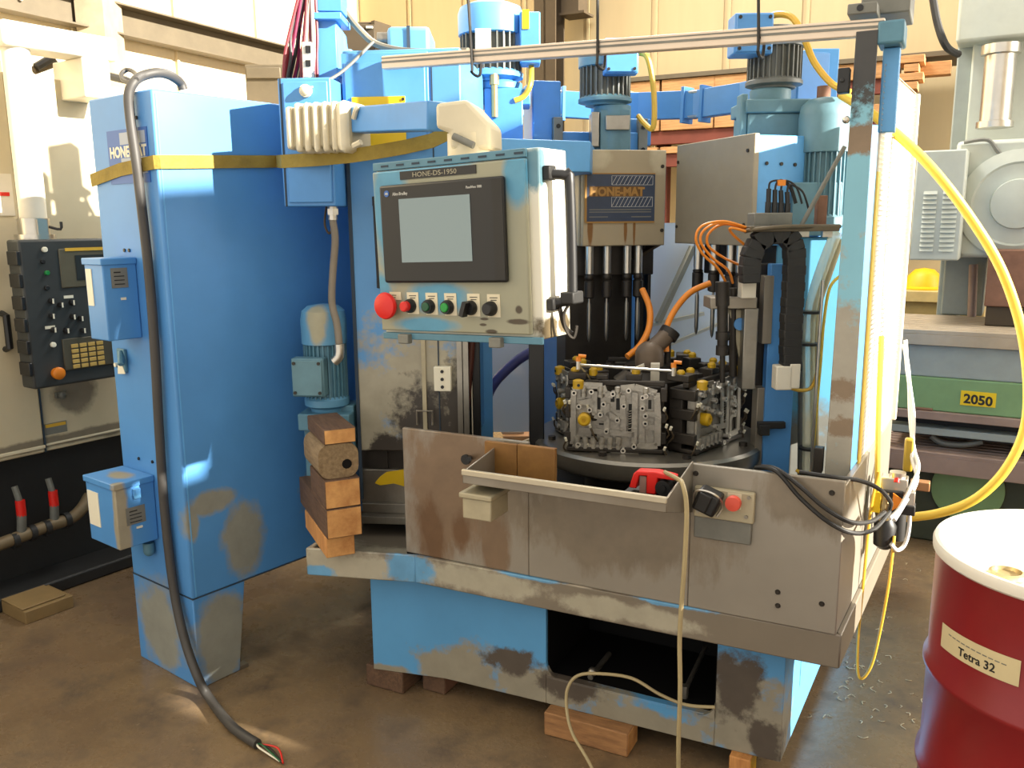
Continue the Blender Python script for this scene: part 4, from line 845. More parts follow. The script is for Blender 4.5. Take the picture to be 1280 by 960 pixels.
for p in ((0.901,2.700,1.558),(0.973,2.700,1.557)): B().obox(p,(.03,.02,.02)).to('bright_fitting',mSteelB,ls)
# orange air lines of the station
al=[([(0.723,2.700,1.579),(0.646,2.660,1.597),(0.577,2.640,1.585),(0.558,2.640,1.548),(0.584,2.660,1.501),(0.641,2.700,1.455),(0.677,2.740,1.410)],'outermost of the looping thin orange air lines'),
([(0.726,2.710,1.577),(0.641,2.690,1.592),(0.591,2.680,1.571),(0.582,2.680,1.535),(0.623,2.700,1.487),(0.681,2.730,1.446),(0.705,2.760,1.404)],'middle thin orange air line looping left of the cable chain'),
([(0.733,2.720,1.574),(0.658,2.710,1.589),(0.612,2.710,1.560),(0.616,2.720,1.521),(0.669,2.740,1.485),(0.729,2.770,1.458),(0.745,2.780,1.427)],'inner thin orange air line looping left of the cable chain'),
([(0.725,2.720,1.527),(0.689,2.700,1.553),(0.669,2.680,1.572),(0.676,2.670,1.577),(0.718,2.680,1.567)],'short hooked orange air line beside the cable chain')]
for pts,lb in al: B().tube(pts,.0042,8,8).one('air_line',mOrg,W,pts[0],lb,'hose')
# hoses and rods at the right of the station
hb=[([(1.058,2.850,1.555),(1.014,2.820,1.459),(0.977,2.800,1.344),(0.970,2.800,1.227),(0.979,2.800,1.067),(0.994,2.800,0.738)],.020,mClearT,'broad translucent hose sweeping down right of cable chain'),
([(1.083,2.880,1.533),(1.045,2.860,1.430),(1.009,2.850,1.313),(1.008,2.850,1.193),(1.034,2.850,0.723)],.014,mTan,'tan hose behind the translucent hose'),
([(0.961,2.860,1.286),(0.976,2.860,1.056),(0.991,2.860,0.720)],.012,mIron,'grey pipe left of the translucent hose'),
([(1.041,2.750,1.424),(1.011,2.750,1.386),(0.999,2.750,1.285),(0.996,2.750,1.155),(0.991,2.750,0.970),(0.986,2.750,0.781)],.005,mYelH,'thin pale yellow tube near the guard post'),
([(0.978,2.720,1.414),(0.976,2.720,1.237),(0.975,2.720,1.030),(0.975,2.720,0.790)],.005,mSteelB,'bright thin steel tube near the guard post'),
([(0.883,2.690,1.076),(0.917,2.700,1.066),(0.955,2.720,1.067),(0.978,2.740,1.092),(0.993,2.760,1.141)],.006,mYelC,'yellow lead curving from the chain end plate'),
([(0.934,2.740,0.790),(0.949,2.720,0.785),(0.975,2.720,0.790)],.006,mYelC,'short yellow lead at the foot of the hoses'),
([(1.013,2.700,1.817),(0.888,2.720,1.558)],.007,mIron,'slanting grey rod in front of the right motor')]
for pts,r_,mt_,lb in hb: B().tube(pts,r_,10,6).one('hose' if 'rod' not in lb else 'brace_rod',mt_,W,pts[-1],lb,'hose' if 'rod' not in lb else 'rod')
cl=B()
for p in ((0.968,2.790,1.306),(0.966,2.790,1.202),(0.987,2.790,0.852)): B().lathe((p[0],p[1],p[2]-.004),[(.034,0),(.034,.008)],n=16).one('cable_tie',mBlack,W,(p[0],p[1],p[2]-.004),'black tie around hoses, '+('upper' if p[2]>1.3 else 'middle' if p[2]>1.2 else 'lowest')+' of three','tie')
q=(1.055,2.950,1.554)
m4=motor('spindle_motor','grey teal motor with smooth cowl beside the guard post, right station',W,(q[0],3.0,q[2]),.083,1.999-q[2],mTeal,mTeal,None,None,group='upright motors on the honing machine',cowl=.40)
B().cyl((q[0]-.01,3.0,1.999),(q[0]-.01,3.0,2.035),.022,12).to('shaft_cap',mRust,m4)
B().slab((0.937,2.930,1.722),(1.101,2.930,1.546),.14).to('motor_base',mTeal,m4,bev=.004)

# ---------------------------------------------------------------- guard post, top bar and mesh guard on the right
gu=thing('guard_upright','tall right guard post, black plate above beige and rusty lower half','post',M,(.09,.12,.90))
uL0=0.061; uR0=0.126; uL1=0.073; uR1=0.124; uz0=.91; uzt=2.060
mPost=worn('post_paint',(.50,.72,.80),[((.62,.60,.55),[((.09,.1,1.10),(.2,.2,.36))]),((.50,.43,.35),[((.09,.1,1.80),(.2,.2,.045)),((.10,.1,1.15),(.05,.2,.035)),((.10,.1,1.05),(.05,.2,.03))]),((.24,.24,.24),[((.09,.1,2.02),(.2,.2,.17))])],base=(.09,.12,.90),nscale=13,namp=1.0,rough=.55)
B().ext([(uL0,.1,uz0),(uR0,.1,uz0),(uR1,.1,uzt),(uL1,.1,uzt)],(0,.012,0)).to('front_plate',mPost,gu,bev=.002)
B().ext([(uL0,.112,uz0),(uL0+.008,.112,uz0),(uL1+.008,.112,uzt-.05),(uL1,.112,uzt-.05)],(0,.06,0)).to('plate_flange',mPost,gu)
q=(0.053,0.100,1.944); B().box(q[0]-.016,q[0]+.012,.085,.12,q[2]-.03,q[2]+.03).cyl((q[0]-.004,.084,q[2]),(q[0]-.004,.08,q[2]),.006,8).to('black_clip',mBlack,gu,bev=.002)
q=(0.063,0.100,1.848); B().sph((q[0],.09,q[2]),.010).to('bright_screw',mSteelB,gu)
q=(0.042,0.120,0.917); B().box(q[0]-.012,q[0]+.012,.1,.13,.915,.985).to('hinge_bracket',mSteelD,gu,bev=.002)
bq=(0.122,0.160,2.080); 
B().box(uR1+.01,uR1+.05,.15,.19,1.818,2.023).to('blue_upright',mBlueL,gu,bev=.003)
B().box(uR1-.002,uR1+.06,.10,.21,2.025,2.080).to('corner_cap',mBlueD,gu,bev=.006)
tbx=thing('overhead_bar','long pale aluminium bar spanning the machine top, tied with wires','bar',M,(-.8,.12,2.07))
b0=(-1.364,0.120,2.111); b1=(0.137,0.120,2.067); hh=.021
for z,nm in ((0,0),):
    B().bar(b0,b1,.03,.040).to('extrusion',mAluBar,tbx,bev=.003)
B().bar((b0[0],b0[1]-.0155,b0[2]),(b1[0],b1[1]-.0155,b1[2]),.003,.006).bar((b0[0],b0[1]-.0155,b0[2]+.012),(b1[0],b1[1]-.0155,b1[2]+.012),.003,.003).to('groove',mIron,tbx)
for p,pt in (((-1.026,0.100,2.088),(-1.042,0.100,2.397)),((-0.616,0.100,2.074),(-0.618,0.100,2.339)),((-0.166,0.100,2.067),(-0.176,0.100,2.278))):
    B().tube([pt,p,(p[0]+.001,.095,p[2]-.035),(p[0]+.004,.14,p[2]-.04),(p[0]+.006,.14,p[2]+.01),p],.0045,6,4).to('tie_wire',mBlackR,tbx)
q0=(0.049,0.120,2.099); q1=(0.118,0.120,2.127)
bx=thing('junction_block','grey block with hole standing on right end of overhead bar','block',M,(q0[0],.12,q0[2]))
B().box(q0[0],q1[0],.1,.2,q0[2]+.002,q1[2]).to('block_body',mIron,bx,bev=.003)
p=(0.079,0.100,2.115); B().cyl((p[0],.1,p[2]),(p[0],.097,p[2]),.008,10).to('bolt_hole',mBlack,bx)
p0=(0.070,0.200,2.141); p1=(0.187,0.200,2.179)
B().box(p0[0],p1[0],.2,.38,q1[2]-.012,q1[2]+.12).to('top_box',mIron,bx,bev=.004)
# mesh guard facing right: white sheet behind a yellow edged wire mesh
mg=thing('mesh_guard','sunlit white guard with fine wire mesh on the right side','guard',M,(.15,.45,.94))
g0=(.138,.13); g1=(.185,.74); gz0=.945; gz1=1.98
def gp_(t,z,o=0): 
    x=g0[0]+(g1[0]-g0[0])*t+o; y=g0[1]+(g1[1]-g0[1])*t; return (x,y,z)
B().ext([gp_(0.06,gz0),gp_(1,gz0),gp_(1,gz1),gp_(.06,gz1)],(-.006,0,0)).to('guard_sheet',mGuard,mg)
wm=B(); nv=46; nh=78
for i in range(nv+1): wm.add([gp_(i/nv,gz0,.004),gp_(i/nv+.0035,gz0,.004),gp_(i/nv+.0035,gz1,.004),gp_(i/nv,gz1,.004)],[(0,1,2,3)])
for i in range(nh+1):
    z=gz0+(gz1-gz0)*i/nh; wm.add([gp_(0,z,.005),gp_(1,z,.005),gp_(1,z+.0022,.005),gp_(0,z+.0022,.005)],[(0,1,2,3)])
wm.to('wire_mesh',paint('galvanised_wire',(.80,.76,.66),.4,.5),mg,kind='stuff')
B().ext([gp_(0,gz0,.002),gp_(.055,gz0,.002),gp_(.055,1.72,.002),gp_(0,1.72,.002)],(.004,0,0)).to('mesh_edge',mCorr,mg,label='yellow mesh edge strip')
B().ext([gp_(1,gz0),gp_(1.04,gz0),gp_(1.04,gz1),gp_(1,gz1)],(.015,0,0)).to('edge_frame',mWhite,mg,bev=.002)

# ---------------------------------------------------------------- clear curtain behind the heads
cc=thing('clear_guard','clear plastic guard paled as if backlit, with diagonal pale strut behind spindles','guard',W,(.75,4.0,.62))
a=(-0.171,4.000,0.502); c=(1.174,4.000,1.546)
B().box(a[0],c[0],4.0,4.004,.62,1.591).to('clear_sheet',mClear,cc)
B().bar((0.826,3.970,1.485),(0.674,3.970,1.144),.02,.10,up=(0,1,0)).to('diagonal_strut',mCreamD,cc)
B().bar((0.612,3.970,1.122),(0.887,3.970,1.179),.02,.016).bar((0.651,3.970,1.002),(0.981,3.970,1.141),.02,.012).to('edge_strip',mCream,cc)
B().box(a[0]-.02,a[0],3.99,4.02,.62,1.6).to('sheet_edge',mWhite,cc)
B().tube([(0.112,3.700,1.061),(0.018,3.700,1.006),(-0.084,3.700,0.901),(-0.121,3.720,0.779),(-0.106,3.750,0.608)],.022,10,6).one('purple_hose',paint('violet_hose',(.33,.32,.52),.45),W,(-0.106,3.750,0.608),'violet hose curving behind the guard post under the operator panel','hose')
bxx=thing('carton','brown carton seen through the clear guard below operator panel','box',W,(0.062,4.6,0))
B().box(-0.052,0.169,4.5,4.8,0,0.474).to('carton_body',paint('carton_board',(.62,.46,.32),.8),bxx,bev=.004)
B().box(-0.060,0.063,4.55,4.75,0.474,0.801).to('carton_stack',paint('pale_board',(.70,.62,.56),.8),bxx,bev=.004)
bs=thing('blue_cabinet','blue grey cabinet far behind the clear guard','cabinet',M,(-.9,3.0,0))
B().box(-1.25,-.55,3.0,3.5,0,1.30).to('cabinet_body',mBlueD,bs,bev=.006)
B().box(-1.22,-.92,2.985,3.0,.1,1.25).to('cabinet_door',mBlueD,bs,bev=.003); B().box(-.88,-.58,2.985,3.0,.1,1.25).to('cabinet_door',mBlueD,bs,bev=.003)
B().box(-.96,-.94,2.97,2.985,.6,.75).to('door_handle',mBlack,bs)

# ---------------------------------------------------------------- controls and loose items on the apron
sb=thing('switch_box','grey switch plate with black selector and red stop button on apron','switch box',M,(-0.163,-0.102,0.835))
e0=(-0.241,-0.102,0.895); e1=(-0.082,-0.102,0.751); ez=0.817
f0=(-0.243,-0.102,0.823)
B().box(e0[0],e1[0],-.120,-.100,ez,0.901).to('front_plate',mCreamD,sb,bev=.004)
B().box(e0[0],e1[0]-.006,-.112,-.100,e1[2]+.004,ez).to('lower_plate',mIron,sb,bev=.004)
for p in ((-0.096,-0.120,0.889),(-0.101,-0.120,0.836),(-0.228,-0.120,0.835)): B().cyl((p[0],-.119,p[2]),(p[0],-.124,p[2]),.005,8).to('screw',mSteelM,sb)
p=(-0.131,-0.120,0.876)
B().box(p[0]-.02,p[0]+.016,-.122,-.119,p[2]-.022,p[2]+.02).to('yellow_backplate',mCream,sb)
B().lathe((p[0],-.120,p[2]),[(.010,0),(.010,.014),(.020,.016),(.021,.026),(.019,.034),(0,.036)],(0,-1,0),24).to('stop_button',mRedO,sb,label='faded red stop button')
p=(-0.195,-0.120,0.876)
kn=B().obox((p[0],-.150,p[2]),(.062,.055,.062),(0,20,0)).to('selector_body',mBlack,sb,bev=.008)
B().obox((p[0]-.006,-.182,p[2]+.004),(.034,.012,.050),(0,20,0)).to('selector_grip',mBlackR,kn,bev=.004)
c_=[(p[0]-.038,-.150,p[2]-.02),(p[0]-.028,-.175,p[2]+.028),(p[0]+.0,-.178,p[2]+.034),(p[0]+.03,-.175,p[2]+.022),(p[0]+.038,-.15,p[2]-.01),(p[0]+.024,-.15,p[2]-.04)]
B().tube(c_,.0035,6,4).to('chrome_guard',mSteelB,kn,label='chrome guard wire')
# boards and red gripper in the tray
t0=(-0.859,-0.160,0.874); t1=(-0.752,-0.160,0.968); t2=(-0.632,-0.140,0.968)
t=thing('tray_board','left stained brown board standing in the tray','board',M,((t0[0]+t1[0])/2,-.15,.842)); B().box(t0[0],t1[0]-.001,-.16,-.145,.842,t1[2]).to('board',mWoodB,t,bev=.002)
t=thing('tray_board','right stained brown board standing in the tray','board',M,((t1[0]+t2[0])/2,-.15,.842)); B().box(t1[0]+.001,t2[0],-.16,-.143,.842,t1[2]+.001).to('board',mWoodB,t,bev=.002)
rt=thing('red_gripper','red plastic gripper tool with black wheel lying in the tray','tool',M,(-0.327,-0.220,0.922))
r0=(-0.387,-0.230,0.916); r1=(-0.264,-0.230,0.929); zt_=.8985
B().ext([(r0[0],-.23,zt_+.01),(r0[0]+.012,-.23,zt_+.05),(r0[0]+.02,-.23,zt_+.058),(r1[0]-.05,-.23,zt_+.062),(r1[0],-.23,zt_+.055),(r1[0],-.23,zt_+.045),(r1[0]-.045,-.23,zt_+.045),(r1[0]-.05,-.23,zt_),(r1[0]-.075,-.23,zt_),(r1[0]-.075,-.23,zt_+.048),(r0[0]+.028,-.23,zt_+.046),(r0[0]+.02,-.23,zt_+.01)],(0,.035,0)).to('tool_frame',mRed,rt,bev=.003)
B().box(r0[0]+.028,r1[0]-.077,-.225,-.205,zt_,zt_+.045).to('grey_pad',paint('pad_grey',(.55,.42,.38),.6),rt)
B().cyl((r1[0]-.03,-.235,zt_+.022),(r1[0]-.03,-.20,zt_+.022),.020,18).cyl((r1[0]-.03,-.24,zt_+.022),(r1[0]-.03,-.235,zt_+.022),.010,12).to('black_wheel',mBlack,rt)
minv=M.m.inverted()
tc=[(r1[0]-.03,-.215,zt_+.06),(-0.238,-0.300,0.972),(-0.211,-0.345,0.974),(-0.198,-0.350,0.917),(-0.200,-0.345,0.782),(-0.207,-0.345,0.590),(-0.202,-0.345,0.439),(-0.202,-0.345,0.283),(-0.197,-0.350,0.150),(-0.197,-0.360,0.111)]
B().tube(tc,.0058,8,6).one('tan_cable',mTan,M,tc[0],'tan cable hanging from red gripper over the tray lip to the floor','cable')
tc=[(-0.186,-0.020,0.214),(-0.268,-0.030,0.205),(-0.345,-0.040,0.224),(-0.429,-0.050,0.260),(-0.527,-0.060,0.256),(-0.596,-0.070,0.237),(-0.621,-0.090,0.195),(-0.613,-0.110,0.133),(-0.581,-0.140,0.085),(-0.516,-0.180,0.043),(-0.464,-0.200,-0.020)]
B().tube(tc,.005,8,6).one('tan_cable',mTan,M,tc[-1],'tan cable arching across the black opening in the base','cable')
# black cables from the apron top to the air unit
bc=[([(-0.086,-0.020,0.949),(-0.029,-0.110,0.971),(0.029,-0.120,0.937),(0.090,-0.120,0.890),(0.150,-0.100,0.855),(0.189,0.050,0.813),(0.216,0.160,0.809)],'upper sagging black cable along the apron corner'),
([(-0.099,-0.030,0.946),(-0.032,-0.115,0.968),(0.031,-0.120,0.907),(0.101,-0.120,0.854),(0.157,-0.080,0.820),(0.197,0.060,0.789),(0.227,0.180,0.805)],'lower sagging black cable along the apron corner'),
([(0.018,-0.050,0.954),(0.099,-0.070,0.957),(0.158,0.020,0.930),(0.203,0.100,0.889),(0.229,0.160,0.839),(0.223,0.200,0.798)],'short black cable crossing the apron top to the air unit')]
for pts,lb in bc: B().tube(pts,.006,8,6).one('black_cable',mBlackR,M,pts[0],lb,'cable')
# compressed air service unit
au=thing('air_service_unit','cluttered air filter and regulator unit hung on machine right side','air unit',M,(.24,.30,.85))
def bl3(p,sx,sy,sz,mt,nm,bev=.003,lab=None): return B().box(p[0]-sx/2,p[0]+sx/2,p[1]-sy/2,p[1]+sy/2,p[2]-sz/2,p[2]+sz/2).to(nm,mt,au,bev=bev,label=lab)
YA=.30
bl3((0.230,0.300,0.850),.07,.05,.05,mSteelB,'regulator_body'); bl3((0.219,0.280,0.830),.075,.03,.02,mBlack,'black_block')
bl3((0.261,0.300,0.816),.05,.05,.05,mSteelB,'regulator_body'); bl3((0.239,0.290,0.787),.10,.04,.03,mBlack,'black_block')
p=(0.236,0.300,0.874); B().cyl((p[0],p[1],p[2]-.02),(p[0],p[1],p[2]+.015),.022,14).to('regulator_cap',mSteelB,au); B().cyl((p[0],p[1]-.025,p[2]-.01),(p[0],p[1]-.02,p[2]),.008,10).to('red_knob',mRed,au)
p=(0.206,0.270,0.788); B().lathe((p[0],p[1],p[2]-.035),[(.018,0),(.022,.02),(.022,.05),(.014,.062),(.014,.08)],n=16).to('brass_fitting',paint('brass_fitting',(.62,.55,.40),.35,.7),au)
p=(0.214,0.300,0.697); B().lathe((p[0],p[1],p[2]-.03),[(.015,-.012),(.03,0),(.032,.06),(.02,.08)],n=16).to('filter_bowl',mBlack,au)
p=(0.246,0.330,0.707); B().lathe((p[0],p[1],p[2]-.03),[(.02,0),(.022,.09),(.016,.11)],n=16).to('filter_bowl',mBlackR,au)
q=(0.235,0.250,0.817); B().ext([(q[0]-.005,q[1],q[2]-.03),(q[0]+.03,q[1],q[2]-.0),(q[0]-.005,q[1],q[2]+.022)],(0,.004,0)).to('orange_tag',mOrg,au)
q=(0.191,0.240,0.819); B().box(q[0]-.012,q[0]+.008,q[1],q[1]+.004,q[2]-.04,q[2]+.02).to('yellow_tag',mYelT,au)
q=(0.299,0.350,0.840); B().box(q[0]-.03,q[0]+.022,q[1],q[1]+.03,q[2]-.015,q[2]+.013).to('copper_handle',paint('copper_handle',(.62,.45,.30),.4,.3),au,bev=.003)
q=(0.258,0.400,0.914); B().box(q[0]-.014,q[0]+.012,q[1],q[1]+.03,q[2]-.05,q[2]+.05).to('yellow_guard',paint('olive_yellow',(.66,.56,.16),.4),au,bev=.006)
wcol=paint('white_cable',(.86,.86,.86),.4)
for pts in ([(0.219,0.500,1.231),(0.239,0.480,1.138),(0.252,0.460,1.021),(0.269,0.420,0.934),(0.287,0.360,0.891),(0.272,0.280,0.851),(0.250,0.220,0.805),(0.229,0.180,0.787)],
            [(0.222,0.500,1.243),(0.233,0.480,1.162),(0.261,0.450,1.024),(0.267,0.400,0.914),(0.286,0.340,0.860),(0.260,0.260,0.808),(0.240,0.200,0.777)],
            [(0.264,0.300,0.840),(0.276,0.300,0.751),(0.271,0.280,0.689),(0.252,0.260,0.669),(0.235,0.250,0.689)]):
    B().tube(pts,.006,6,6).to('white_cable',wcol,au)
pts=[(0.188,0.240,0.899),(0.175,0.240,0.778),(0.170,0.240,0.584),(0.166,0.240,0.408),(0.171,0.240,0.287),(0.185,0.240,0.265),(0.208,0.240,0.316),(0.223,0.240,0.421),(0.236,0.240,0.559),(0.240,0.260,0.662),(0.240,0.280,0.703)]
B().tube(pts,.0042,8,8).one('thin_yellow_tube',mYelC,M,pts[0],'thin yellow tube hanging in a long loop below the air unit','hose')
pts=[(0.168,0.300,1.277),(0.176,0.280,1.051),(0.187,0.260,0.869),(0.197,0.260,0.775)]
B().tube(pts,.008,8,4).one('pale_yellow_tube',mYelH,M,pts[0],'pale yellow tube running down the mesh guard','hose')
# big yellow air hose
pts=[(0.957,2.600,1.954),(1.032,2.500,1.871),(1.138,2.420,1.746),(1.250,2.380,1.595),(1.340,2.360,1.445),(1.413,2.360,1.258),(1.442,2.360,1.054),(1.412,2.370,0.913),(1.347,2.400,0.804),(1.261,2.450,0.739),(1.157,2.500,0.707)]
B().tube(pts,.0135,12,8).one('yellow_air_hose',mYelH,W,pts[-1],'long thick yellow air hose looping out right from the air unit','hose')

# ---------------------------------------------------------------- timber blocks under the base, floor bits
def block(lb,p0,p1,y0,y1,z1,mt,me,rot=0):
    t=thing('support_block',lb,'timber',M,((p0+p1)/2,(y0+y1)/2,0.0)); B().box(p0,p1,y0,y1,0.001,z1).to('beam',mt,t,bev=.004)
    B().box(p1-.002,p1+.001,y0+.004,y1-.004,.006,z1-.004).to('end_grain',me,t); return t
block('large pale timber block under the front of the machine base',-0.714,-0.436,-.06,.035,.079,paint('block_wood',(.64,.47,.30),.75,scale=6,stretch=(2,12,12),c2=(.48,.34,.22),bump=.2),mWoodE)
block('small yellowish block under the right front corner of base',-0.138,-0.077,-.03,.06,.079,mWood,mYelP)
block('reddish block under the left part of the base',-1.208,-1.117,.0,.10,.079,mWoodD,mRust)
block('flat dark shim at the left corner of the base',-1.403,-1.250,-.06,.06,.079,mWoodD,mWoodD)
bits=[(1066,850),(1075,858),(1082,832),(1096,830),(1110,868),(1125,880),(1040,897),(1076,905),(1130,905),(1064,853),(1140,852),(1132,862),(1098,790),(1100,792),(1122,870)]
pts_=[(1.195,2.807,0.000),(1.209,2.764,0.000),(1.182,2.662,0.000),(1.324,2.905,0.000),(1.278,2.711,0.000),(1.282,2.626,0.000),(1.036,2.573,0.000),(1.115,2.535,0.000),(1.254,2.533,0.000),(1.177,2.796,0.000),(1.352,2.709,0.000),(1.380,2.804,0.000),(1.331,2.928,0.000),(1.458,3.166,0.000),(1.872,3.751,0.000)]
sv=B()
for i,p in enumerate(pts_*3):
    if i>=15: p=(p[0]+random.uniform(-.12,.12),p[1]+random.uniform(-.12,.12),0)
    a=random.random()*6; L=(.008+.014*random.random())
    sv.tube([(p[0],p[1],.002),(p[0]+L*math.cos(a),p[1]+L*math.sin(a),.004),(p[0]+L*1.6*math.cos(a+.7),p[1]+L*1.6*math.sin(a+.7),.002)],.0014,4,3)
sv.one('metal_shavings',paint('shaving_metal',(.88,.82,.70),.4,.4),W,(.95,2.0,0),'tiny bright metal shavings scattered on the floor between machine and drum','shavings',kind='stuff')

# ---------------------------------------------------------------- red drum
DX,DY,DR,DH=1.245,1.785,.288,.88
dm=thing('steel_drum','red steel drum with white lid and paper label at right front','drum',W,(DX,DY,0))
B().lathe((DX,DY,0),[(DR*.97,0),(DR+.006,.004),(DR+.006,.016),(DR,.024),(DR,.315),(DR+.009,.328),(DR+.009,.338),(DR,.352),(DR,.565),(DR+.009,.578),(DR+.009,.588),(DR,.602),(DR,.845),(DR+.002,.852)],n=96).to('drum_shell',mDrum,dm)
B().lathe((DX,DY,0),[(DR+.001,.850),(DR+.007,.856),(DR+.008,.872),(DR+.004,.880),(DR-.004,.880),(DR-.010,.866),(DR-.03,.862),(0,.862)],n=96).to('drum_lid',mDrumT,dm,label='white lid with rolled rim')
q=(1.022,1.686,0.872)
B().lathe((q[0],q[1],.862),[(.042,0),(.040,.008),(.036,.010),(.034,.018),(.028,.02),(.026,.012),(0,.012)],n=24).to('bung_cap',paint('bung_metal',(.78,.70,.52),.35,.6),dm)
def dw(ang,z,o=.001): return (DX+(DR+o)*math.cos(ang),DY+(DR+o)*math.sin(ang),z)
def drum_patch(b,a0,a1,z00,z01,z10,z11,o,n=24):
    vs=[]
    for i in range(n+1):
        t=i/n; a=math.radians(a0+(a1-a0)*t); vs+=[dw(a,z00+(z10-z00)*t,o),dw(a,z01+(z11-z01)*t,o)]
    return b.add(vs,[(2*i,2*i+2,2*i+3,2*i+1) for i in range(n)])
lb=drum_patch(B(),178.2,218.8,.660,.716,.667,.724,.0018).to('paper_label',paint('paper_label',(.80,.74,.58),.7,var=.05),dm,label='cream paper label')
def wrapf(a0,z0,sl):
    return lambda p: Vector(dw(math.radians(a0)+p.x/DR,z0+p.y+sl*p.x,.0022+p.z))
text('lettering','Tetra 32',.019,(0,0,0),(1,0,0),(0,0,1),lb,mInk,wrap=wrapf(191,.6725,.04),bold=.0004,ex=.0004)
for k in range(11):
    a=184+k*2.75; drum_patch(B(),a,a+2.1,.7005+.00007*k*2,.7030+.00014*k,.7006+.00016*k,.7032+.00016*k,.0024,4).to('print_line',mGreyInk,lb)

# ---------------------------------------------------------------- white machine with dark control pendant on the left
lt=thing('lathe','large cream enclosed machine with black base at the left edge','machine',H,(-.6,.3,0))
mLathe=worn('lathe_cream',(.80,.75,.63),[((.50,.46,.39),[((0,.42,.86),(.1,.12,.10)),((0,.3,.66),(.1,.6,.03))])],base=(-.6,.3,0),nscale=6,namp=.5)
B().box(-1.5,0,.262,2.6,.62,2.22).to('body_panel',mLathe,lt,bev=.006)
B().box(-1.5,0.012,-1.4,.255,.62,2.22).to('sliding_door',mLathe,lt,bev=.006)
B().box(-.01,.013,.2555,.2615,.62,2.22).to('door_gap',mSeam,lt)
B().box(0,.008,.262,2.6,.645,.655).box(.012,.022,-1.4,.255,.64,.655).to('lower_lip',mCream,lt,bev=.003)
B().box(-1.5,-.10,-1.4,2.6,0,.62).box(-.10,.10,-1.4,2.6,0,.06).to('machine_base',mCharD,lt,bev=.01)
hd=(0.050,0.140,1.169)
B().tube([(.012,hd[1],1.244),(.05,hd[1],1.238),(.05,hd[1],1.101),(.012,hd[1],1.094)],.014,8,1).to('door_handle',mBlack,lt)
q=(0.014,0.209,1.725); B().box(.012,.016,q[1]-.06,q[1]+.03,q[2]-.08,q[2]+.09).to('notice_plate',mWhite,lt); B().box(.016,.018,q[1]-.05,q[1]+.015,q[2]-.0,q[2]+.015).to('red_bar',mRed,lt)
q=(0.004,0.316,0.717); B().box(0,.004,q[1]-.05,q[1]+.05,q[2]-.025,q[2]+.025).to('type_plate',mIron,lt); B().box(.004,.006,q[1]-.045,q[1]+.045,q[2]+.008,q[2]+.022).to('ochre_band',mYelC,lt)
q=(0.030,0.347,0.863); B().sph((.03,q[1],q[2]),.018).box(0,.02,q[1]-.02,q[1]+.02,q[2]-.012,q[2]+.012).to('latch_knob',mMotD,lt)
pp=[(0.020,-0.044,0.263),(0.020,0.094,0.276),(0.020,0.227,0.290),(0.020,0.329,0.294),(0.020,0.388,0.327),(0.000,0.438,0.367)]
B().tube(pp,.028,12,5).to('coolant_pipe',paint('grimy_pipe',(.48,.42,.32),.5,.2,var=.15,scale=12),lt)
for p in ((0.020,0.080,0.266),(0.020,0.219,0.282),(0.020,0.156,0.279),(0.020,0.310,0.292)): B().cyl((p[0],p[1]-.012,p[2]),(p[0],p[1]+.012,p[2]),.036,14).to('pipe_band',mCharD,lt)
for p,p2,r_ in (((0.020,0.112,0.278),(0.000,0.115,0.498),(0.020,0.122,0.402)),((0.020,0.256,0.293),(-0.000,0.260,0.497),(0.020,0.264,0.407))):
    B().tube([p,r_,p2],.014,8,3).cyl((p[0],p[1],p[2]),(r_[0],r_[1],r_[2]-.03),.02,10).to('riser_pipe',mMotD,lt)
    B().cyl((r_[0],r_[1],r_[2]-.035),(r_[0],r_[1],r_[2]+.035),.020,12).to('red_valve',mRed,lt,label='red valve sleeve')
q0=(0.100,-0.036,0.235); q1=(0.100,0.143,0.212)
B().box(.10,.28,q0[1],q1[1],.055,.062).box(.10,.30,q0[1],q1[1]+.02,0,.054).to('foot_plate',paint('tan_foot',(.52,.43,.28),.6),lt,bev=.003)
B().box(-.9,-.5,.5,.9,2.22,2.36).to('top_box',mCream,lt,bev=.004)
# pendant on its own arm
pd=thing('control_pendant','dark control pendant with ochre keypad hung on a white tube arm','control panel',H,(.16,.42,.9))
z0,z1=0.941,1.548; y0=0.138; y1=y0+.60
B().box(.12,.22,y0,y1,z0,z1).to('housing',mChar,pd,bev=.010)
for k in range(6): B().box(.14,.222,y0-.012,y0+.004,z1-.10-k*.09,z1-.045-k*.09).to('side_clip',mBlack,pd,bev=.003)
sc=B().box(.218,.226,0.294,y1-.02,1.347,1.508).to('monitor_bezel',paint('olive_bezel',(.36,.34,.27),.5),pd,bev=.004)
B().box(.226,.228,0.359,y1-.06,1.376,1.480).to('monitor_glass',flat('dark_glass',(.17,.17,.16),.1),sc)
B().box(.226,.229,0.320,y1-.03,1.498,1.511).to('ochre_strip',mYelC,sc)
def knob(p,r,l,mt,nm,lab=None): return B().lathe((.22,p[1],p[2]),[(r,0),(r,l*.8),(r*.8,l),(0,l)],(1,0,0),14).to(nm,mt,pd,label=lab)
knob((0.220,0.238,1.507),.011,.012,mWhiteP,'lamp','white lamp'); knob((0.220,0.238,1.413),.010,.012,flat('green_lamp',(.10,.48,.22),.3),'lamp','green lamp'); knob((0.220,0.232,1.117),.011,.012,mWhiteP,'lamp','white lamp'); knob((0.220,0.226,1.459),.009,.012,mBlack,'button'); knob((0.220,0.231,1.352),.010,.012,mBlack,'button')
B().lathe((.22,0.233,0.998),[(.022,0),(.022,.012),(.026,.016),(.026,.028),(.018,.034),(0,.034)],(1,0,0),20).to('stop_button',paint('orange_button',(.85,.48,.08),.4),pd,label='orange mushroom button')
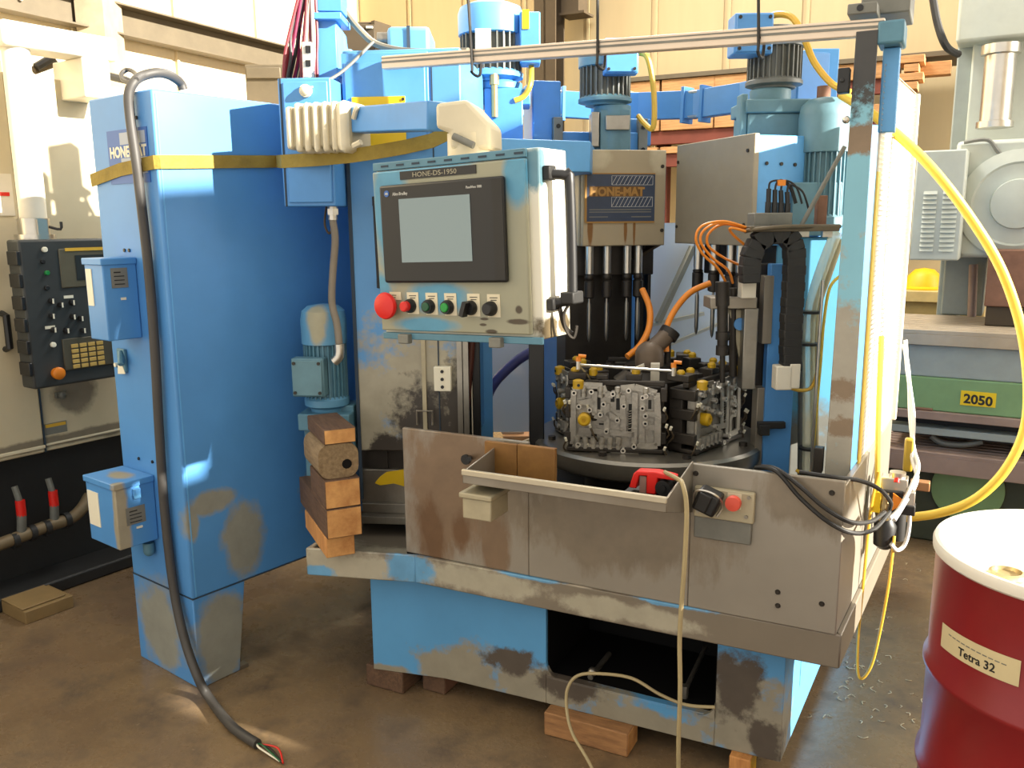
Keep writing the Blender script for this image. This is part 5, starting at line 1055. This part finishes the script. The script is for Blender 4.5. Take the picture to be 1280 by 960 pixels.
for p in ((0.220,0.242,1.298),(0.220,0.279,1.279),(0.220,0.328,1.285),(0.220,0.238,1.236),(0.220,0.325,1.225),(0.220,0.358,1.215),(0.220,0.239,1.179),(0.220,0.292,1.170),(0.220,0.363,1.163)):
    k=knob(p,.012,.02,mBlack,'selector_knob'); B().box(.2405,.2425,p[1]-.003,p[1]+.003,p[2]-.010,p[2]+.010).to('pointer',mWhiteP,k)
for p in ((0.220,0.320,1.309),(0.220,0.230,1.190)): B().box(.22,.223,p[1]-.022,p[1]+.018,p[2]-.006,p[2]+.006).to('legend_plate',mWhiteP,pd)
kb=B().box(.218,.228,0.270,y1-.015,1.002,1.135).to('keypad_bezel',paint('olive_keypad',(.30,.28,.22),.5),pd,bev=.003)
ky0=0.303; ky1=y1-.03; kz1=1.116; kz0=1.007
key=None; nk=11
for i in range(5):
    for j in range(nk):
        if j in (4,9): continue
        y=ky0+(ky1-ky0)*j/nk; z=kz0+(kz1-kz0)*i/5
        if key is None:
            key=B().box(.228,.233,y,y+(ky1-ky0)/nk*.8,z,z+(kz1-kz0)/5*.75).to('key',mKey,kb,bev=.0015); k0=(y,z)
        else: mcopy(key,Matrix.Translation((0,y-k0[0],z-k0[1])),kb)
# tube arm
pt=(0.130,0.254,1.594)
B().cyl((.13,pt[1],z1),(.13,pt[1],2.304),.052,24).to('drop_tube',mWhite,pd)
B().cyl((.13,pt[1],z1),(.13,pt[1],z1+.02),.078,24).cyl((.13,pt[1],z1+.015),(.13,pt[1],z1+.085),.062,24).box(.185,.20,pt[1]-.02,pt[1]+.02,z1+.02,z1+.08).to('tube_clamp',mSteelB,pd)
B().tube([(.19,pt[1]+.03,z1+.05),(.22,pt[1]+.06,z1+.04),(.22,pt[1]+.065,z1+.07)],.006,6,3).to('clamp_lever',mBlack,pd)
az0=2.294; az1=2.390
B().box(.04,.20,pt[1]-.075,pt[1]+.40,az0,az1).to('arm_box',mWhite,pd,bev=.014)
B().box(-.05,.19,pt[1]+.24,pt[1]+.36,az0-.16,az0).to('arm_foot',mWhite,pd,bev=.006)
cbn=[((-0.100,0.450,2.275),(-0.100,0.527,2.326),mBlackR),((-0.120,0.448,2.264),(-0.120,0.550,2.311),mGirtB),((-0.100,0.708,2.310),(-0.100,0.770,2.241),mYelC),((-0.100,0.736,2.286),(-0.300,1.002,2.305),mBlackR)]
for i,(a,c,mt_) in enumerate(cbn): B().cyl(a,c,.018,8).one('arm_cable',mt_,H,a,('dark cable under the white arm, left','brown cable under the white arm, lower left','thin yellow cable by the foot of the white arm','dark cable running from white arm to the blue cabinet')[i],'cable')
# steel building column behind the white machine
q0=(-2.929,6.200,2.893); q1=(-2.739,6.200,2.892); q2=(-3.140,6.200,2.895)
B().box(q0[0],q1[0],6.2,6.5,0,5.4).one('trim_5',paint('building_column',(.66,.60,.50),.6),W,((q0[0]+q1[0])/2,6.35,0),kind='structure')
B().box(q2[0],q0[0]-.002,6.3,6.45,0,5.4).one('trim_6',mGirtB,W,((q0[0]+q2[0])/2,6.35,0),kind='structure')

# ---------------------------------------------------------------- grey wire box, red wires, tall blue duct and boxes at the top left
db=thing('duct_post','blue wiring duct post with flange above the terminal box','duct',W,(-0.634,3.2,2.0))
B().slab((-0.664,3.150,2.092),(-0.596,3.150,2.302),.10).slab((-0.664,3.120,2.285),(-0.571,3.120,2.308),.18).slab((-0.656,3.140,2.315),(-0.571,3.140,2.503),.12).to('duct_body',mBlue,db,bev=.003)
B().ext([(-0.605,3.150,2.105),(-0.575,3.200,2.113),(-0.583,3.200,2.260),(-0.597,3.150,2.281)],(0,.08,0)).to('duct_side',mBlueL,db)
wr_cols=[((.52,.16,.20),'dark red'),((.12,.12,.13),'black'),((.55,.15,.30),'magenta'),((.35,.33,.34),'grey'),((.45,.12,.16),'crimson'),((.10,.10,.12),'black'),((.70,.68,.68),'pale grey'),((.50,.20,.25),'faded red')]
wb_=thing('wire_bundle','bundle of loose red and black wires rising beside the blue duct post','wires',W,(-0.721,3.120,2.096))
starts=[(-0.776,3.100,2.093),(-0.760,3.100,2.093),(-0.751,3.120,2.096),(-0.739,3.140,2.099),(-0.714,3.100,2.093),(-0.702,3.120,2.096),(-0.681,3.100,2.093),(-0.671,3.120,2.096)]
ends=[(-0.708,3.120,2.377),(-0.705,3.130,2.380),(-0.695,3.120,2.377),(-0.690,3.120,2.377),(-0.684,3.120,2.377),(-0.676,3.120,2.377),(-0.671,3.120,2.377),(-0.665,3.120,2.377)]
for i in range(8):
    for k in range(2):
        a=Vector(starts[i]);e=Vector(ends[i]);o=Vector((.004*k+random.uniform(-.004,.004),.012*k,0)); md=a.lerp(e,.5)+Vector((random.uniform(-.012,.006),0,0))
        B().tube([a+o,a.lerp(e,.25)+o+Vector((random.uniform(-.01,.01),0,0)),md+o,e+o],.0058,6,5).to('wire',paint('wire_%d'%i,wr_cols[i][0],.45),wb_)
ts=thing('terminal_strip','white terminal strip with black clips among the loose wires','connector',W,(-0.680,3.050,2.085))
B().slab((-0.694,3.050,2.085),(-0.661,3.050,2.199),.03).to('strip_body',mWhite,ts,bev=.003)
for p,q in (((-0.681,3.045,2.163),(-0.663,3.045,2.186)),((-0.683,3.045,2.120),(-0.666,3.045,2.140))): B().slab(p,q,.01).to('strip_clip',mBlack,ts)
gbx=thing('wall_enclosure','grey metal enclosure on the wall behind the terminal box','control box',W,(-1.495,5.6,1.9))
B().slab((-1.632,5.600,2.313),(-1.354,5.600,2.571),.3).to('enclosure_body',mGirt,gbx,bev=.006)
B().slab((-1.620,5.580,2.485),(-1.409,5.580,2.549),.02).to('enclosure_lid',mGirt,gbx,bev=.004)
bq=thing('brown_box','dark brown sheet metal box behind the bar end','control box',W,(-0.645,4.4,2.0))
B().slab((-0.800,4.400,2.287),(-0.646,4.400,2.542),.05).box(-0.798,-0.654,4.42,4.75,1.7,2.557).to('box_body',mGirtB,bq,bev=.004)
B().ext([(-0.656,4.400,2.285),(-0.613,4.700,2.331),(-0.604,4.700,2.598),(-0.645,4.400,2.560)],(-.02,.02,0)).to('box_side',mGirtB,bq)
p=(-0.664,4.390,2.526); B().box(p[0]-.02,p[0]+.01,4.385,4.40,p[2]-.005,p[2]+.005).to('pale_tag',mWhiteP,bq)
b2=thing('blue_head_box','pale blue boxes standing behind the left end of overhead bar','control box',W,(-0.466,4.2,2.0))
B().slab((-0.562,4.200,2.289),(-0.364,4.200,2.490),.3).to('box_body',mBlueL,b2,bev=.02)
B().slab((-0.469,4.190,2.364),(-0.454,4.190,2.489),.01).to('joint_line',mSeam,b2)
p=(-0.582,4.200,2.444); B().cyl((p[0]-.03,4.25,p[2]),(p[0]+.06,4.25,p[2]),.03,14).to('side_fitting',mSteelM,b2)
c=[(-0.601,3.250,2.377),(-0.564,3.250,2.318),(-0.524,3.250,2.270),(-0.474,3.250,2.229),(-0.383,3.200,2.197),(-0.263,3.100,2.172),(-0.135,3.000,2.155)]
B().tube(c,.012,8,6).one('grey_cable',paint('drab_cable',(.46,.43,.36),.5),W,c[0],'thick drab cable sagging from duct post to overhead bar','cable')
vb=thing('valve_bank','row of small light blue fittings behind the column top','fittings',W,(-0.608,3.800,2.243))
for i,p in enumerate(((-0.670,3.800,2.289),(-0.628,3.800,2.256),(-0.591,3.800,2.250))): B().cyl((p[0],3.8,p[2]-.12),(p[0],3.8,p[2]),.022,12).sph((p[0],3.8,p[2]),.028).to('fitting',mBlueL,vb)

# ---------------------------------------------------------------- green milling machine at the right
gm=thing('milling_machine','green and grey milling machine with slotted tables and 2050 tag','machine',G,(.2,.6,0))
GX0=-.62; GX1=1.3
def slotted(x0,x1,y0,y1,z0,z1,mt,nslots,name):
    b=B(); dy=(y1-y0)/nslots
    b.box(x0,x1,y0,y1,z0,z1-.02)
    for i in range(nslots): b.box(x0,x1,y0+dy*i+(.0 if i==0 else .010),y0+dy*(i+1)-.010,z1-.021,z1)
    return b.to(name,mt,gm,bev=.002)
slotted(GX0,GX1,-.0,.75,1.012,1.085,mTblTop,12,'upper_table')
B().box(GX0+.02,GX1,.03,.72,.857,1.012).to('table_saddle',mSageD,gm,bev=.006)
gp=B().box(GX0+.05,GX1,.02,.75,.695,.857).to('green_apron',mGreen,gm,bev=.006)
B().box(GX0+.05,GX1,.0,.1,.655,.695).to('pink_ledge',mRustT,gm,bev=.003)
B().box(GX0+.1,GX1,.12,.8,.55,.66).to('dark_gap',mCharD,gm)
B().box(GX0+.05,GX1,.03,.12,.575,.61).to('grey_rail',mSageD,gm,bev=.003)
slotted(GX0,GX1,-.02,.9,.40,.50,mRustT,16,'lower_table')
B().box(GX0+.08,GX1,.15,.9,0,.40).to('machine_base',paint('dark_green_base',(.23,.26,.20),.6,var=.15),gm,bev=.01)
p=(-0.169,0.150,0.317); B().lathe((p[0],.15,.30),[(.16,0),(.16,.03),(.14,.035),(0,.035)],(0,-1,0),32).to('hand_wheel',mGreen,gm)
l0=(-0.230,0.015,0.737); l1=(-0.084,0.015,0.812)
tg=B().ext([(l0[0],.02,0.737),(l1[0],.02,0.737),(l1[0],.02,0.804),(l0[0],.02,0.806)],(0,-.004,0)).to('number_tag',mYelT,gm,label='yellow 2050 number tag')
hh=0.800-0.754
text('lettering','2050',hh*.95,(-0.217,.0155,0.750),(1,0,-.06),(0,0,1),tg,mInk,bold=.002,sx=1.0)
# column and heads above the tables
CY=.85
B().box(-0.417,-0.318,CY,1.3,.4,3.4).to('square_column',mSageD,gm,bev=.008)
B().box(-0.421,1.4,.7,1.3,2.480,3.4).to('head_casting',mSage,gm,bev=.02)
B().box(-0.344,1.4,.8,1.25,1.85,2.497+.02).to('column_back',mSage,gm,bev=.01)
p=(-0.209,0.650,2.047); zt_=2.394
B().lathe((p[0],.65,p[2]),[(.085,0),(.085,.03),(.072,.034),(.072,zt_-p[2]),(.09,zt_-p[2]+.005),(.09,zt_-p[2]+.05)],n=28).to('chrome_cylinder',mSteelB,gm)
q0=(-0.519,0.250,1.399); q1=(-0.300,0.250,1.923)
lv=B().box(q0[0],q1[0],.25,.80,q0[2],q1[2]).to('motor_cabinet',mSage,gm,bev=.008)
for j,(pa,pb) in enumerate((((-0.475,0.250,1.443),(-0.415,0.250,1.443)),((-0.390,0.250,1.443),(-0.324,0.250,1.444)))):
    zt=1.727; zb=pa[2]
    for i in range(13):
        z=zb+(zt-zb)*i/12.5; B().ext([(pa[0],.25,z),(pa[0],.238,z),(pa[0],.25,z+(zt-zb)/12.5*.7)],(pb[0]-pa[0],0,0)).to('louvre_slat',mSage,lv)
B().box(q1[0]-.06,1.4,.45,1.0,1.407,1.975).to('spindle_head',mSage,gm,bev=.02)
p=(-0.074,0.400,1.666)
B().lathe((p[0],.46,p[2]),[(.26,0),(.26,.03),(.20,.05),(.19,.04),(.12,.045),(.115,.07),(.04,.08),(0,.08)],(0,-1,0),40).to('round_boss',mSage,gm)
B().tube([(-0.530,0.500,2.700),(-0.493,0.500,2.547),(-0.446,0.500,2.437),(-0.396,0.600,2.410)],.018,8,6).to('black_conduit',mBlackR,gm)
B().tube([(-0.329,0.440,1.967),(-0.226,0.440,1.973),(-0.169,0.440,1.907),(-0.068,0.440,1.828)],.009,6,6).to('thin_lead',mIron,gm)
B().box(-0.393,-0.189,.80,1.1,1.08,1.8).to('column_foot',mSageD,gm,bev=.01)
B().cyl((-0.237,.72,1.085),(-0.250,.72,1.36),.022,12).to('guide_rod',mRustT,gm)
rbk=thing('rusty_block','rusty steel block on a dark spacer on the upper table','block',G,(-0.060,.4,1.086))
B().box(-0.165,-0.165+.42,.30,.62,1.086,1.18).to('spacer',mGirtB,rbk,bev=.004); B().box(-0.174,-0.174+.46,.27,.64,1.181,1.452).to('block_body',mRust,rbk,bev=.006)
B().tube([(-0.345,0.100,0.554),(-0.294,0.100,0.524),(-0.200,0.100,0.527),(-0.124,0.100,0.552)],.014,8,5).one('pale_hose',mIron,G,(-0.345,0.100,0.554),'short pale hose lying on the lower slotted table','hose')
bk=thing('rust_offcut','flat rusty offcut on the pink ledge under the green apron','offcut',G,(-0.389,0.020,0.713)); p=(-0.389,0.020,0.713)
B().obox((p[0],.03,.702),(.09,.05,.012)).to('offcut',mRust,bk,bev=.003)

# ---------------------------------------------------------------- lumber rack along the back wall
rk=thing('lumber_rack','rusty red rack holding lumber along the back wall','rack',M,(-.4,4.7,0))
RY=4.55
for x in (-1.9,-.9,-.35): B().box(x-.05,x+.05,RY+.3,RY+.4,0,2.681).to('rack_upright',mRackR,rk,bev=.004)
zA=2.477; zB=2.309; zC=2.158
for z in (2.591,2.318,2.143): B().box(-2.3,-.12,RY,RY+.06,z-.12,z-.02).box(-2.3,-.12,RY+.06,RY+.4,z-.06,z-.02).to('rack_beam',mRackR,rk,bev=.003)
B().box(-2.4,.75,RY-.05,RY+.45,2.685,2.720).to('rack_top',mGirt,rk,bev=.003)
rows=[(2.591,.11,5),(2.318,.10,5),(2.143,.05,4)]
k=0
for r_,(z,h,n_) in enumerate(rows):
    for i in range(n_):
        x0=-2.25+i*.43+random.uniform(-.01,.01); L=.415
        B().box(x0,x0+L,RY-.03,RY+.16,z-.018,z-.018+h).one('lumber',mPlank,M,(x0+L/2,RY,z-.018),('top','middle','lowest')[r_]+' shelf lumber length, '+('leftmost','second','third','fourth','rightmost')[i]+' along the rack','lumber','lumber on the back rack',bev=.004)
for px0,px1,py0,py1,lb in ((1122,1148,62,112,'stack of short planks near the bright corner, right of guard post'),):
    a=(-0.067,4.300,2.456); c=(0.025,4.300,2.683)
    for i in range(4): B().box(a[0]-.03*(i%2),c[0]+.03*(i%2),4.3,4.5,a[2]+(c[2]-a[2])*i/4,a[2]+(c[2]-a[2])*(i+.85)/4).one('short_plank',mPlank,M,((a[0]+c[0])/2,4.4,a[2]+(c[2]-a[2])*i/4),('lowest','second lowest','second highest','topmost')[i]+' short plank of stack right of the guard post','plank','short planks right of the guard post',bev=.003)
a=(0.026,4.500,2.564); c=(0.216,4.500,2.652)
B().box(a[0],c[0],4.5,4.62,a[2],c[2]).one('lumber',mPlank,M,((a[0]+c[0])/2,4.5,a[2]),'pale lumber end on the rack behind the grey press column','lumber',bev=.003)
wbn=thing('work_bench','cream bench with yellow items seen under the louvred cabinet','bench',M,(0.178,3.9,0))
a=(0.047,3.900,1.233); c=(0.281,3.900,1.238)
B().box(a[0]-.3,c[0]+.3,3.9,4.4,1.116-.05,1.137).box(a[0]-.25,c[0]+.25,3.95,4.35,0,1.116-.05).to('bench_body',paint('bench_cream',(.82,.72,.48),.6),wbn,bev=.004)
p=(0.162,3.950,1.196); hb_=thing('yellow_helmet','yellow hard hat on the cream bench under louvred cabinet','helmet',M,(p[0],4.1,1.137)); B().lathe((p[0],4.1,1.137+.001),[(.14,0),(.14,.01),(.115,.02),(.10,.09),(.06,.13),(0,.14)],n=20).to('shell',mYel,hb_)
